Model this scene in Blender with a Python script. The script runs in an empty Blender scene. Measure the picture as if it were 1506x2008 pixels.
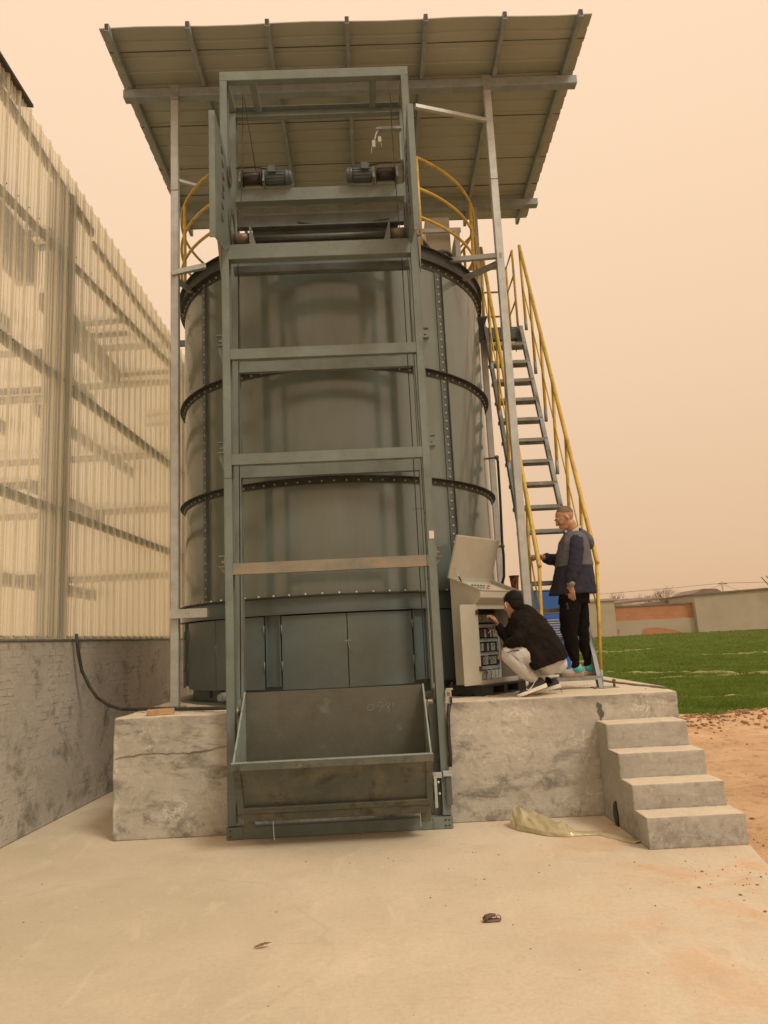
import bpy, math, random
import numpy as np
from mathutils import Vector, Matrix, Euler
random.seed(7); rng = np.random.default_rng(7)
S = bpy.context.scene
C = S.collection
PI = math.pi
V = Vector

# ------------------------------------------------------------------ camera
F_PX, PITCH, ROLL, YAW = 1454.0, math.radians(9.674), math.radians(-2.7485), math.radians(1.205)
cam_d = bpy.data.cameras.new('camera'); cam = bpy.data.objects.new('camera', cam_d); C.objects.link(cam)
fw = V((math.sin(YAW)*math.cos(PITCH), math.cos(YAW)*math.cos(PITCH), math.sin(PITCH)))
rt = V((math.cos(YAW), -math.sin(YAW), 0)); up = rt.cross(fw)
r2 = rt*math.cos(ROLL)+up*math.sin(ROLL); u2 = up*math.cos(ROLL)-rt*math.sin(ROLL)
M = Matrix((r2, u2, -fw)).transposed().to_4x4(); M.translation = (0, 0, 1.6)
cam.matrix_world = M
cam_d.sensor_fit = 'VERTICAL'; cam_d.sensor_height = 36.0; cam_d.lens = F_PX/2008*36.0
cam_d.clip_start = 0.05; cam_d.clip_end = 3000
S.camera = cam
# ------------------------------------------------------------------ sky and sun
SUN_EL, SUN_AZ = math.radians(50), math.radians(138)   # azimuth clockwise from +Y
w = bpy.data.worlds.new('World'); S.world = w; w.use_nodes = True
nt = w.node_tree; nt.nodes.clear()
def nn(t, k, **kw):
    n = t.nodes.new(k)
    for a, b in kw.items(): setattr(n, a, b)
    return n
wo = nn(nt, 'ShaderNodeOutputWorld'); add = nn(nt, 'ShaderNodeAddShader')
sky = nn(nt, 'ShaderNodeTexSky', sky_type='NISHITA'); sky.sun_disc = False
sky.sun_elevation = SUN_EL; sky.sun_rotation = SUN_AZ; sky.dust_density = 10; sky.air_density = 1.0
b1 = nn(nt, 'ShaderNodeBackground'); b1.inputs[1].default_value = 0.006
b2 = nn(nt, 'ShaderNodeBackground'); b2.inputs[1].default_value = 1.0
tc = nn(nt, 'ShaderNodeTexCoord'); sx = nn(nt, 'ShaderNodeSeparateXYZ'); rp = nn(nt, 'ShaderNodeValToRGB')
nt.links.new(tc.outputs['Generated'], sx.inputs[0]); nt.links.new(sx.outputs[2], rp.inputs[0])
e = rp.color_ramp.elements
e[0].position = 0.0; e[0].color = (0.74, 0.495, 0.295, 1)
e[1].position = 1.0; e[1].color = (1.05, 0.77, 0.56, 1)
for p_, c_ in ((0.12, (0.80, 0.545, 0.345, 1)), (0.35, (0.90, 0.635, 0.42, 1)), (0.6, (0.99, 0.715, 0.49, 1))):
    k = e.new(p_); k.color = c_
nt.links.new(rp.outputs[0], b2.inputs[0]); nt.links.new(sky.outputs[0], b1.inputs[0])
nt.links.new(b1.outputs[0], add.inputs[0]); nt.links.new(b2.outputs[0], add.inputs[1]); nt.links.new(add.outputs[0], wo.inputs[0])
sl = bpy.data.lights.new('sun', 'SUN'); sl.energy = 1.5; sl.angle = math.radians(16); sl.color = (1.0, 0.90, 0.74)
so = bpy.data.objects.new('sun', sl); C.objects.link(so); so.location = (0, 0, 30)
sd = V((math.sin(SUN_AZ)*math.cos(SUN_EL), math.cos(SUN_AZ)*math.cos(SUN_EL), math.sin(SUN_EL)))
so.rotation_euler = (-sd).to_track_quat('-Z', 'Y').to_euler()
S.view_settings.view_transform = 'Standard'; S.view_settings.look = 'None'
S.view_settings.exposure = 0.0; S.view_settings.gamma = 1.0
S.cycles.volume_bounces = 0

# ------------------------------------------------------------------ materials
def mat(name, col, rough=0.55, metal=0.0, var=0.12, vs=2.5, bump=0.0, bs=60.0, col2=None, amt=0.5, soft=0.08, s2=4.0,
        spec=0.5, coat=0.0, fine=0.09, stretch=None, col3=None, amt3=0.4, s3=9.0, soft3=0.03, bump2=0.0, bs2=6.0):
    m = bpy.data.materials.new(name); m.use_nodes = True
    t = m.node_tree; b = t.nodes['Principled BSDF']; L = t.links.new
    tc = nn(t, 'ShaderNodeTexCoord'); vec = tc.outputs['Object']
    if stretch:
        mp = nn(t, 'ShaderNodeMapping'); mp.inputs['Scale'].default_value = stretch; L(vec, mp.inputs[0]); svec = mp.outputs[0]
    else: svec = vec
    def noise(v, s, d=5.0, r=0.6):
        n = nn(t, 'ShaderNodeTexNoise'); n.inputs['Scale'].default_value = s; n.inputs['Detail'].default_value = d
        n.inputs['Roughness'].default_value = r; L(v, n.inputs['Vector']); return n.outputs['Fac']
    def mix(fac, a, bb):
        x = nn(t, 'ShaderNodeMix', data_type='RGBA'); 
        if isinstance(fac, float): x.inputs[0].default_value = fac
        else: L(fac, x.inputs[0])
        for i, q in ((6, a), (7, bb)):
            if isinstance(q, tuple): x.inputs[i].default_value = (*q[:3], 1)
            else: L(q, x.inputs[i])
        return x.outputs[2]
    def ramp(f, lo, hi):
        r = nn(t, 'ShaderNodeMapRange'); r.inputs[1].default_value = lo; r.inputs[2].default_value = hi; L(f, r.inputs[0]); return r.outputs[0]
    c0 = tuple(max(0, x*(1-var)) for x in col); c1 = tuple(min(1, x*(1+var)) for x in col)
    out = mix(ramp(noise(vec, vs), .3, .7), c0, c1)
    if col2: out = mix(ramp(noise(svec, s2, 7, .65), 1-amt-soft, 1-amt+soft), out, tuple(col2))
    if col3: out = mix(ramp(noise(svec, s3, 8, .7), 1-amt3-soft3, 1-amt3+soft3), out, tuple(col3))
    if fine:
        f = nn(t, 'ShaderNodeMixRGB', blend_type='MULTIPLY'); f.inputs[0].default_value = 1
        rr = nn(t, 'ShaderNodeMapRange'); rr.inputs[3].default_value = 1-fine*2; rr.inputs[4].default_value = 1+fine*2
        L(noise(vec, 45, 4, .7), rr.inputs[0]); L(out, f.inputs[1]); L(rr.outputs[0], f.inputs[2]); out = f.outputs[0]
    L(out, b.inputs['Base Color'])
    rr = nn(t, 'ShaderNodeMapRange'); rr.inputs[3].default_value = max(.03, rough-.08); rr.inputs[4].default_value = min(1, rough+.08)
    L(noise(vec, vs*2.3), rr.inputs[0]); L(rr.outputs[0], b.inputs['Roughness'])
    b.inputs['Metallic'].default_value = metal; b.inputs['Specular IOR Level'].default_value = spec; b.inputs['Coat Weight'].default_value = coat
    nrm = None
    for st, sc in ((bump, bs), (bump2, bs2)):
        if st:
            bp = nn(t, 'ShaderNodeBump'); bp.inputs['Strength'].default_value = 1.0; bp.inputs['Distance'].default_value = st
            L(noise(vec, sc, 4, .6), bp.inputs['Height'])
            if nrm: L(nrm, bp.inputs['Normal'])
            nrm = bp.outputs[0]
    if nrm: L(nrm, b.inputs['Normal'])
    m['_mixfn'] = 0
    return m
M_ = {}
M_['paint'] = mat('grey green paint', (.158, .198, .186), .45, var=.16, vs=1.6, col2=(.120, .138, .118), amt=.38, s2=5, soft=.15, bump=.0006, bs=90, col3=(.17, .115, .075), amt3=.335, s3=11)
M_['paint_d'] = mat('dark grey green paint', (.085, .105, .10), .5, var=.2, vs=2, col2=(.06, .055, .045), amt=.4, s2=6, soft=.12, bump=.0008, bs=80)
M_['paint_rust'] = mat('rust stained paint', (.20, .20, .165), .6, var=.2, vs=3, col2=(.30, .235, .165), amt=.44, s2=3.5, soft=.14, stretch=(1, 1, 3), bump=.0008, bs=70)
M_['enamel'] = mat('dark enamel', (.134, .172, .170), .15, var=.12, vs=.9, col2=(.120, .125, .080), amt=.42, s2=1.2, soft=.25, stretch=(2.2, 2.2, .35), spec=.75, fine=.02, bump2=.0035, bs2=1.6)
M_['door'] = mat('teal grey door paint', (.105, .152, .160), .36, var=.1, vs=1.5, col2=(.10, .11, .095), amt=.45, s2=2, soft=.2, bump2=.003, bs2=2.2, bump=.0003, bs=120)
M_['rim'] = mat('blackened flange steel', (.030, .033, .029), .6, var=.3, vs=8, col2=(.045, .042, .032), amt=.30, s2=12, bump=.001, bs=60)
M_['bolt'] = mat('zinc bolt', (.42, .41, .38), .4, .5, var=.1, fine=0)
M_['bucket_in'] = mat('scraped bucket steel', (.105, .11, .088), .5, var=.16, vs=2.2, col2=(.14, .165, .15), amt=.36, s2=4, soft=.03, col3=(.075, .07, .05), amt3=.42, s3=2.4, soft3=.15, bump=.001, bs=40, bump2=.004, bs2=3)
M_['bucket_out'] = mat('muddy bucket steel', (.085, .10, .085), .65, var=.25, vs=3, col2=(.135, .13, .10), amt=.47, s2=5, soft=.10, col3=(.035, .033, .026), amt3=.40, s3=6, soft3=.08, bump=.002, bs=35)
M_['rimlight'] = mat('worn rim paint', (.25, .31, .29), .45, var=.15, vs=6, col2=(.16, .18, .15), amt=.4, s2=12)
M_['galv'] = mat('galvanised steel', (.47, .51, .51), .42, .35, var=.12, vs=4, col2=(.38, .40, .38), amt=.42, s2=7, soft=.12, fine=.05, bump=.0004, bs=100)
M_['galv_d'] = mat('dull galvanised steel', (.27, .30, .30), .5, .12, var=.15, vs=4, col2=(.19, .19, .165), amt=.42, s2=7, soft=.12)
M_['sheet'] = mat('cream roof sheet', (.335, .365, .325), .5, var=.08, vs=.8, fine=.02, col2=(.29, .31, .26), amt=.45, s2=1.4, soft=.25)
M_['seam_shade'] = mat('dark joint and gap shade', (.06, .05, .04), .7)  # dark joint colour, also painted where gaps and openings show only shade
M_['yellow'] = mat('yellow rail paint', (.56, .385, .055), .45, var=.15, vs=5, col2=(.38, .23, .05), amt=.40, s2=11, soft=.08, bump=.0005, bs=80)
M_['cabinet'] = mat('beige cabinet paint', (.46, .45, .385), .42, var=.06, vs=2, fine=.02, col2=(.40, .37, .29), amt=.4, s2=3, soft=.2, bump=.0003, bs=150)
M_['black'] = mat('black plastic', (.018, .017, .017), .5)
M_['rubber'] = mat('black rubber hose', (.03, .026, .022), .55, var=.3, vs=8, col2=(.10, .08, .055), amt=.38, s2=20)
M_['grey'] = mat('grey component plastic', (.22, .22, .2), .5, var=.2, vs=20)
M_['white'] = mat('off white', (.66, .63, .56), .6)
M_['red'] = mat('red plastic', (.5, .03, .02), .4)
M_['green'] = mat('green plastic', (.02, .12, .05), .4)
M_['blue'] = mat('blue cabinet paint', (.02, .12, .42), .4, var=.12, vs=4)
M_['rust'] = mat('rusty pipe', (.26, .10, .035), .8, var=.5, vs=14, col2=(.06, .028, .015), amt=.48, s2=18, bump=.003, bs=40)
M_['motor'] = mat('blue grey motor casting', (.07, .10, .11), .42, var=.15, vs=6)
M_['drum'] = mat('greasy drum steel', (.035, .03, .028), .45, .3, var=.3, vs=12)
M_['roller'] = mat('worn roller steel', (.18, .17, .135), .5, .3, var=.25, vs=9, col2=(.16, .10, .06), amt=.45, s2=10)
M_['brick_red'] = mat('orange brick', (.42, .26, .14), .85, var=.2, vs=14, bump=.002, bs=60)
M_['film'] = mat('yellowed plastic film', (.46, .41, .25), .3, var=.2, vs=4, spec=.6, coat=.3, bump2=.012, bs2=16)
M_['skin'] = mat('skin', (.42, .235, .155), .5, var=.12, vs=12, fine=.03, bump=.0004, bs=200)
M_['pipe_blue'] = mat('blue grey plastic pipe', (.16, .18, .30), .5, var=.2)
M_['cuffm'] = mat('olive grey cuff', (.24, .24, .20), .8)
M_['galv_c'] = mat('weathered galvanised purlin steel', (.25, .30, .325), .5, .1, var=.15, vs=4, col2=(.20, .23, .24), amt=.42, s2=7, soft=.12)
M_['straw'] = mat('dry earth ridge', (.27, .25, .11), .95, var=.25, vs=3, col2=(.20, .22, .06), amt=.45, s2=4, soft=.1)
M_['gh_steel'] = mat('blue grey greenhouse steel', (.095, .10, .125), .5, .1, var=.2, vs=3)
M_['hair'] = mat('black hair', (.007, .005, .004), .7, spec=.25, var=.5, vs=30, bump=.003, bs=90)
M_['stubble'] = mat('cropped grey hair', (.16, .115, .08), .8, var=.3, vs=30, bump=.001, bs=300)
M_['jk_grey'] = mat('grey jacket cloth', (.12, .12, .145), .85, spec=.2, var=.12, vs=5, bump=.003, bs=14, bump2=.008, bs2=6)
M_['jk_dark'] = mat('dark plum jacket cloth', (.028, .030, .052), .85, spec=.2, var=.15, vs=5, bump=.003, bs=14, bump2=.010, bs2=6)
M_['jk_black'] = mat('black parka cloth', (.011, .0085, .0075), .85, spec=.15, var=.25, vs=5, bump=.004, bs=13, bump2=.012, bs2=5)
M_['trs_black'] = mat('black trouser cloth', (.0045, .004, .004), .9, spec=.12, var=.2, vs=5, bump=.003, bs=14)
M_['trs_grey'] = mat('light grey sweatpants', (.53, .535, .54), .85, var=.06, vs=5, bump=.004, bs=12, bump2=.008, bs2=6)
M_['sole'] = mat('white rubber sole', (.72, .69, .64), .6)
M_['sole_p'] = mat('tan outsole', (.32, .22, .16), .7, var=.3, vs=25)
M_['shoe_b'] = mat('black knit shoe', (.02, .02, .022), .7, var=.3, vs=40)
M_['shoe_t'] = mat('turquoise shoe', (.035, .40, .38), .5, var=.3, vs=18, col2=(.07, .26, .46), amt=.45, s2=14)
M_['shoe_g'] = mat('grey shoe mesh', (.34, .32, .29), .7, var=.2, vs=30)
M_['collar'] = mat('pale lining', (.52, .52, .48), .8)
M_['leaf'] = mat('dry leaf', (.22, .12, .05), .8, var=.3, vs=20)
M_['sandal'] = mat('brown sandal leather', (.14, .085, .06), .6, var=.4, vs=25)
M_['bark'] = mat('bare twig bark', (.22, .15, .11), .9, var=.2, vs=3)
M_['wall_far'] = mat('weathered render', (.42, .37, .29), .9, var=.1, vs=.25, col2=(.34, .29, .22), amt=.4, s2=.5, soft=.15, fine=.04)
M_['tileroof'] = mat('old roof tiles', (.20, .15, .12), .9, var=.3, vs=1.5)
M_['soil'] = mat('brown clods', (.30, .17, .09), .95, var=.35, vs=6, bump=.01, bs=20)
M_['wood'] = mat('dark weathered wood', (.10, .06, .04), .9)

def custom(name):
    m = bpy.data.materials.new(name); m.use_nodes = True; t = m.node_tree
    return m, t, t.nodes['Principled BSDF'], t.links.new
class NT:
    """small helper to write shader maths"""
    def __init__(s, t): s.t = t; s.L = t.links.new
    def noise(s, v, sc, d=5.0, r=0.6, dist=0.0):
        n = nn(s.t, 'ShaderNodeTexNoise'); n.inputs['Scale'].default_value = sc; n.inputs['Detail'].default_value = d
        n.inputs['Roughness'].default_value = r; n.inputs['Distortion'].default_value = dist; s.L(v, n.inputs['Vector']); return n.outputs['Fac']
    def mr(s, f, lo, hi, a=0.0, b=1.0, smooth=False):
        r = nn(s.t, 'ShaderNodeMapRange', interpolation_type='SMOOTHSTEP' if smooth else 'LINEAR')
        for i, q in ((1, lo), (2, hi), (3, a), (4, b)): r.inputs[i].default_value = q
        s.L(f, r.inputs[0]); return r.outputs[0]
    def m(s, op, a, b=None, c=None):
        n = nn(s.t, 'ShaderNodeMath', operation=op)
        for i, q in enumerate((a, b, c)):
            if q is None: continue
            if isinstance(q, (int, float)): n.inputs[i].default_value = q
            else: s.L(q, n.inputs[i])
        return n.outputs[0]
    def mix(s, f, a, b):
        x = nn(s.t, 'ShaderNodeMix', data_type='RGBA')
        if isinstance(f, (int, float)): x.inputs[0].default_value = f
        else: s.L(f, x.inputs[0])
        for i, q in ((6, a), (7, b)):
            if isinstance(q, tuple): x.inputs[i].default_value = (*q[:3], 1)
            else: s.L(q, x.inputs[i])
        return x.outputs[2]
    def pos(s, scale=None):
        g = nn(s.t, 'ShaderNodeNewGeometry'); v = g.outputs['Position']
        if scale:
            mp = nn(s.t, 'ShaderNodeMapping'); mp.inputs['Scale'].default_value = scale; s.L(v, mp.inputs[0]); v = mp.outputs[0]
        return v
    def xyz(s, v):
        n = nn(s.t, 'ShaderNodeSeparateXYZ'); s.L(v, n.inputs[0]); return n.outputs
    def bump(s, h, dist, prev=None):
        bp = nn(s.t, 'ShaderNodeBump'); bp.inputs['Distance'].default_value = dist; s.L(h, bp.inputs['Height'])
        if prev: s.L(prev, bp.inputs['Normal'])
        return bp.outputs[0]

def concrete(name, base, dark, light, dusty=0.0, bricks=False, streak=(1, 1, 1)):
    m, t, b, L = custom(name); n = NT(t); P = n.pos(); PS = n.pos(streak)
    c = n.mix(n.mr(n.noise(P, 1.3, 6, .6), .32, .68), tuple(x*.84 for x in base), tuple(min(1, x*1.12) for x in base))
    c = n.mix(n.mr(n.noise(PS, 2.6, 8, .68, .3), .53, .66), c, dark)
    c = n.mix(n.mr(n.noise(PS, 1.1, 9, .75, .6), .60, .67), c, tuple(x*.72 for x in dark))
    c = n.mix(n.m('MULTIPLY', n.mr(n.noise(P, 3.3, 8, .72, .8), .63, .69), .6), c, light)
    c = n.mix(n.mr(n.noise(P, 26, 6, .75), .42, .70, 0, .36), c, tuple(x*.62 for x in base))
    c = n.mix(n.mr(n.noise(P, 15, 6, .75, .4), .56, .68, 0, .5), c, tuple(min(1, x*1.22) for x in base))
    if dusty:  # tan dust on upward faces also paints the tops brighter than the sides
        g = nn(t, 'ShaderNodeNewGeometry'); z = n.xyz(g.outputs['Normal'])[2]
        c = n.mix(n.mr(z, .5, .95, 0, dusty), c, n.mix(n.mr(n.noise(P, 5, 6, .7), .35, .7), (.72, .64, .50), (.60, .52, .40)))
    # form-board streaks, pits, hairline salt blooms and a soiled band under the top edge
    c = n.mix(n.mr(n.noise(n.pos((.8, .8, 9)), 3.2, 5, .6), .50, .72, 0, .45), c, tuple(x*.70 for x in base))
    c = n.mix(n.mr(n.noise(P, 8.5, 7, .75, .5), .56, .64, 0, .55), c, tuple(x*.62 for x in base))
    vein = n.m('SUBTRACT', 1.0, n.mr(n.m('ABSOLUTE', n.m('SUBTRACT', n.noise(P, 4.2, 7, .7, .5), .5)), 0, .018))
    c = n.mix(n.m('MULTIPLY', vein, n.mr(n.noise(P, 1.9, 4), .52, .66, 0, .75)), c, light)
    vo = nn(t, 'ShaderNodeTexVoronoi'); vo.inputs['Scale'].default_value = 17; L(P, vo.inputs['Vector'])
    pit = n.m('MULTIPLY', n.mr(vo.outputs['Distance'], .10, .05), n.mr(n.noise(P, 4, 3), .50, .6)); c = n.mix(n.m('MULTIPLY', pit, .75), c, tuple(x*.3 for x in base))
    zz = n.xyz(P)[2]; px_ = n.xyz(P)[0]
    damp = n.m('MULTIPLY', n.mr(n.m('ADD', zz, n.m('MULTIPLY', n.noise(P, 2.3, 6, .7), -.55)), .02, -.14), n.mr(n.noise(P, 3.6, 8, .78), .50, .60))
    c = n.mix(n.m('MULTIPLY', damp, .62), c, tuple(x*.62 for x in dark))
    if not bricks:
        ef = n.m('MULTIPLY', n.mr(n.m('ADD', px_, n.m('MULTIPLY', n.noise(P, 6, 5, .75), .14)), -2.19, -2.26), n.mr(n.noise(P, 5, 6, .75), .46, .56)); c = n.mix(ef, c, light)
    c = n.mix(n.m('MULTIPLY', n.mr(n.m('ADD', zz, n.m('MULTIPLY', n.noise(P, 3.5, 5, .7), -.18)), .80, .93), n.mr(n.noise(P, 2.4, 6, .7), .42, .58, 0, .6*(1 if not bricks else 0))), c, dark)
    if dusty: c = n.mix(n.mr(z, .5, .95, 0, dusty), c, n.mix(n.mr(n.noise(P, 5, 6, .7), .35, .7), (.72, .64, .50), (.60, .52, .40)))
    h = n.noise(P, 22, 6, .7); nb = n.bump(h, .006); nb = n.bump(n.m('SUBTRACT', 1.0, pit), .004, nb); nb = n.bump(n.noise(P, 3, 4, .6), .012, nb)
    if bricks:
        # joints of the brickwork telegraphing through a thin, partly fallen coat of render
        mp = nn(t, 'ShaderNodeMapping'); mp.inputs['Rotation'].default_value = (PI/2, 0, PI/2); L(P, mp.inputs[0])
        br = nn(t, 'ShaderNodeTexBrick'); br.inputs['Scale'].default_value = 1; br.inputs['Brick Width'].default_value = .25
        br.inputs['Row Height'].default_value = .067; br.inputs['Mortar Size'].default_value = .006
        xx = n.xyz(P); cm = nn(t, 'ShaderNodeCombineXYZ')
        wv = n.noise(P, 5, 3)
        L(n.m('ADD', xx[1], n.m('MULTIPLY', wv, .05)), cm.inputs[0]); L(n.m('ADD', xx[2], n.m('MULTIPLY', wv, .04)), cm.inputs[1]); L(cm.outputs[0], br.inputs['Vector'])
        msk = n.mr(n.noise(P, 1.3, 6, .65), .44, .56)
        br2 = n.m('MULTIPLY', br.outputs['Fac'], msk)
        brk = n.mr(n.noise(P, 6, 6, .75), .50, .60)
        br3 = n.m('MULTIPLY', br2, brk)
        c = n.mix(n.m('MULTIPLY', br3, .38), c, tuple(x*.45 for x in base))
        nb = n.bump(n.m('SUBTRACT', 1.0, br3), .008, nb)
    L(c, b.inputs['Base Color']); L(nb, b.inputs['Normal']); b.inputs['Roughness'].default_value = .88
    b.inputs['Specular IOR Level'].default_value = .25
    return m
M_['conc'] = concrete('weathered cement render', (.49, .47, .41), (.19, .18, .155), (.76, .73, .66), .95, streak=(1, 1, 2.2))
M_['conc_step'] = concrete('cement steps', (.42, .405, .365), (.33, .315, .28), (.56, .53, .47), .95, streak=(1, 1, 1.6))
M_['conc_wall'] = concrete('cement over brick', (.49, .465, .415), (.22, .215, .19), (.62, .59, .52), 0, bricks=True, streak=(1, 1, 1.0))

# yard slab: dusty concrete with a tide line, orange clay tramped in, damp greenish patches
m, t, b, L = custom('dusty yard concrete'); n = NT(t); P = n.pos(); X = n.xyz(P)
base = n.mix(n.mr(n.noise(P, .9, 5, .55), .3, .7), (.60, .525, .405), (.70, .615, .48))
base = n.mix(n.mr(n.noise(P, 2.2, 7, .6, .5), .5, .72, 0, .55), base, (.54, .46, .35))
base = n.mix(n.m('MULTIPLY', n.mr(n.noise(P, .55, 6, .65, .3), .44, .66), n.mr(X[0], 1.6, -.6, 0, .75)), base, (.53, .485, .355))
clay = n.m('MULTIPLY', n.mr(n.noise(P, 2.1, 8, .68, .7), .47, .63), n.mr(n.m('ADD', X[0], n.m('MULTIPLY', n.noise(P, 1.2), .9)), 1.1, 2.6, 0, .62))
base = n.mix(clay, base, (.66, .36, .18))
dx = n.m('ADD', n.m('SUBTRACT', X[0], -1.45), n.m('MULTIPLY', n.noise(P, 1.4, 4, .6), .5))
dy = n.m('ADD', n.m('SUBTRACT', X[1], 4.55), n.m('MULTIPLY', n.noise(P, 1.7, 4, .6), .45))
ell = n.m('SQRT', n.m('ADD', n.m('POWER', n.m('DIVIDE', dx, 1.35), 2), n.m('POWER', n.m('DIVIDE', dy, 1.35), 2)))
line = n.m('SUBTRACT', 1.0, n.mr(n.m('ABSOLUTE', n.m('SUBTRACT', ell, 1.0)), 0, .022, 0, 1))
line = n.m('MULTIPLY', line, n.mr(n.noise(P, 1.5, 3), .35, .6, .1, .6))
base = n.mix(n.mr(ell, 1.02, .75, 0, .32), base, (.52, .465, .34))
base = n.mix(n.m('MULTIPLY', line, .55), base, (.45, .37, .26))
sp = n.mr(n.noise(P, 22, 5, .8), .66, .70)
base = n.mix(n.m('MULTIPLY', sp, .55), base, (.32, .24, .16))
strk = n.noise(n.pos((1.0, 3.6, 1)), 5, 6, .7, .6)
base = n.mix(n.mr(strk, .60, .72, 0, .35), base, (.48, .37, .25))
base = n.mix(n.mr(n.noise(P, 34, 6, .75), .42, .72, 0, .34), base, (.42, .35, .25))
base = n.mix(n.mr(n.noise(P, 7, 8, .75, .5), .55, .72, 0, .55), base, (.50, .42, .30))
base = n.mix(n.mr(n.noise(n.pos((2.5, 1, 1)), 1.7, 7, .7, .8), .56, .66, 0, .35), base, (.74, .66, .52))
L(base, b.inputs['Base Color']); b.inputs['Roughness'].default_value = .9; b.inputs['Specular IOR Level'].default_value = .2
L(n.bump(n.noise(P, 60, 5, .65), .0025, n.bump(n.noise(P, 2.5, 4), .008)), b.inputs['Normal'])
M_['yard'] = m
# clay ground
m, t, b, L = custom('orange clay ground'); n = NT(t); P = n.pos()
c = n.mix(n.mr(n.noise(P, 1.1, 7, .65, .4), .35, .65), (.52, .33, .18), (.68, .47, .28))
c = n.mix(n.mr(n.noise(P, 6, 7, .7, .6), .52, .66, 0, .7), c, (.36, .20, .10))
c = n.mix(n.mr(n.noise(P, 45, 4, .7), .55, .75, 0, .5), c, (.28, .16, .09))
L(c, b.inputs['Base Color']); b.inputs['Roughness'].default_value = .95
L(n.bump(n.noise(P, 14, 7, .7), .03), b.inputs['Normal']); M_['clay'] = m
# field soil and grass
m, t, b, L = custom('wheat field'); n = NT(t); P = n.pos(); PS = n.pos((.35, 1.6, 1))
c = n.mix(n.mr(n.noise(PS, 1.2, 6, .65), .35, .65), (.095, .150, .028), (.135, .19, .045))
c = n.mix(n.mr(n.noise(PS, 4, 6, .7), .50, .72, 0, .6), c, (.17, .16, .07))
c = n.mix(n.mr(n.noise(PS, .22, 5, .6), .58, .68, 0, .35), c, (.16, .16, .05))
L(c, b.inputs['Base Color']); b.inputs['Roughness'].default_value = .9; b.inputs['Specular IOR Level'].default_value = .1
L(n.bump(n.noise(P, 9, 6, .7), .08), b.inputs['Normal']); M_['field'] = m
m, t, b, L = custom('wheat blades'); n = NT(t); P = n.pos()
c = n.mix(n.mr(n.noise(P, .8, 5, .6), .3, .7), (.115, .195, .022), (.20, .30, .048))
c = n.mix(n.mr(n.noise(P, 12, 3, .6), .58, .7, 0, .6), c, (.16, .27, .05))
tr = nn(t, 'ShaderNodeBsdfTranslucent'); mx = nn(t, 'ShaderNodeMixShader'); mx.inputs[0].default_value = .35
L(c, b.inputs['Base Color']); L(c, tr.inputs[0]); b.inputs['Roughness'].default_value = .6; b.inputs['Specular IOR Level'].default_value = .2
L(b.outputs[0], mx.inputs[1]); L(tr.outputs[0], mx.inputs[2]); L(mx.outputs[0], t.nodes['Material Output'].inputs[0]); M_['grass'] = m
# red brick of the far wall
m, t, b, L = custom('far red brick'); n = NT(t); P = n.pos(); X = n.xyz(P); cm = nn(t, 'ShaderNodeCombineXYZ'); L(X[0], cm.inputs[0]); L(X[2], cm.inputs[1])
br = nn(t, 'ShaderNodeTexBrick'); L(cm.outputs[0], br.inputs[0]); br.inputs['Scale'].default_value = 1; br.inputs['Brick Width'].default_value = .5; br.inputs['Row Height'].default_value = .16
br.inputs['Mortar Size'].default_value = .02; br.inputs['Color1'].default_value = (.40, .15, .065, 1); br.inputs['Color2'].default_value = (.48, .20, .09, 1); br.inputs['Mortar'].default_value = (.36, .20, .12, 1)
c = n.mix(n.mr(n.noise(P, .8, 6, .7), .4, .7, 0, .35), br.outputs[0], (.52, .26, .14)); L(c, b.inputs['Base Color']); b.inputs['Roughness'].default_value = .9; M_['farbrick'] = m
# translucent corrugated greenhouse cladding
m, t, b, L = custom('translucent cladding'); n = NT(t); P = n.pos(); PS = n.pos((5, 5, .12))
tint = n.mix(n.mr(n.noise(PS, 1.2, 5, .6), .3, .7), (.96, .95, .82), (1.0, 1.0, .95))
tint = n.mix(n.mr(n.noise(n.pos((1.6, 1.6, .5)), 1.0, 5, .6), .52, .72, 0, .35), tint, (.66, .62, .47))
trl = nn(t, 'ShaderNodeBsdfTranslucent'); L(tint, trl.inputs[0])
rf = nn(t, 'ShaderNodeBsdfRefraction'); rf.inputs['IOR'].default_value = 1.10; rf.inputs['Roughness'].default_value = .30; L(tint, rf.inputs[0])
tp = nn(t, 'ShaderNodeBsdfTransparent'); tp.inputs[0].default_value = (1.0, .98, .90, 1)
b.inputs['Base Color'].default_value = (.90, .85, .66, 1); b.inputs['Roughness'].default_value = .3
m1 = nn(t, 'ShaderNodeMixShader'); m1.inputs[0].default_value = .38; L(trl.outputs[0], m1.inputs[1]); L(rf.outputs[0], m1.inputs[2])
m2 = nn(t, 'ShaderNodeMixShader'); m2.inputs[0].default_value = .36; L(m1.outputs[0], m2.inputs[1]); L(tp.outputs[0], m2.inputs[2])
m3 = nn(t, 'ShaderNodeMixShader'); m3.inputs[0].default_value = .17; L(m2.outputs[0], m3.inputs[1]); L(b.outputs[0], m3.inputs[2])
L(m3.outputs[0], t.nodes['Material Output'].inputs[0]); M_['clad'] = m
for k_ in list(M_): 
    if '_mixfn' in M_[k_]: del M_[k_]['_mixfn']

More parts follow.
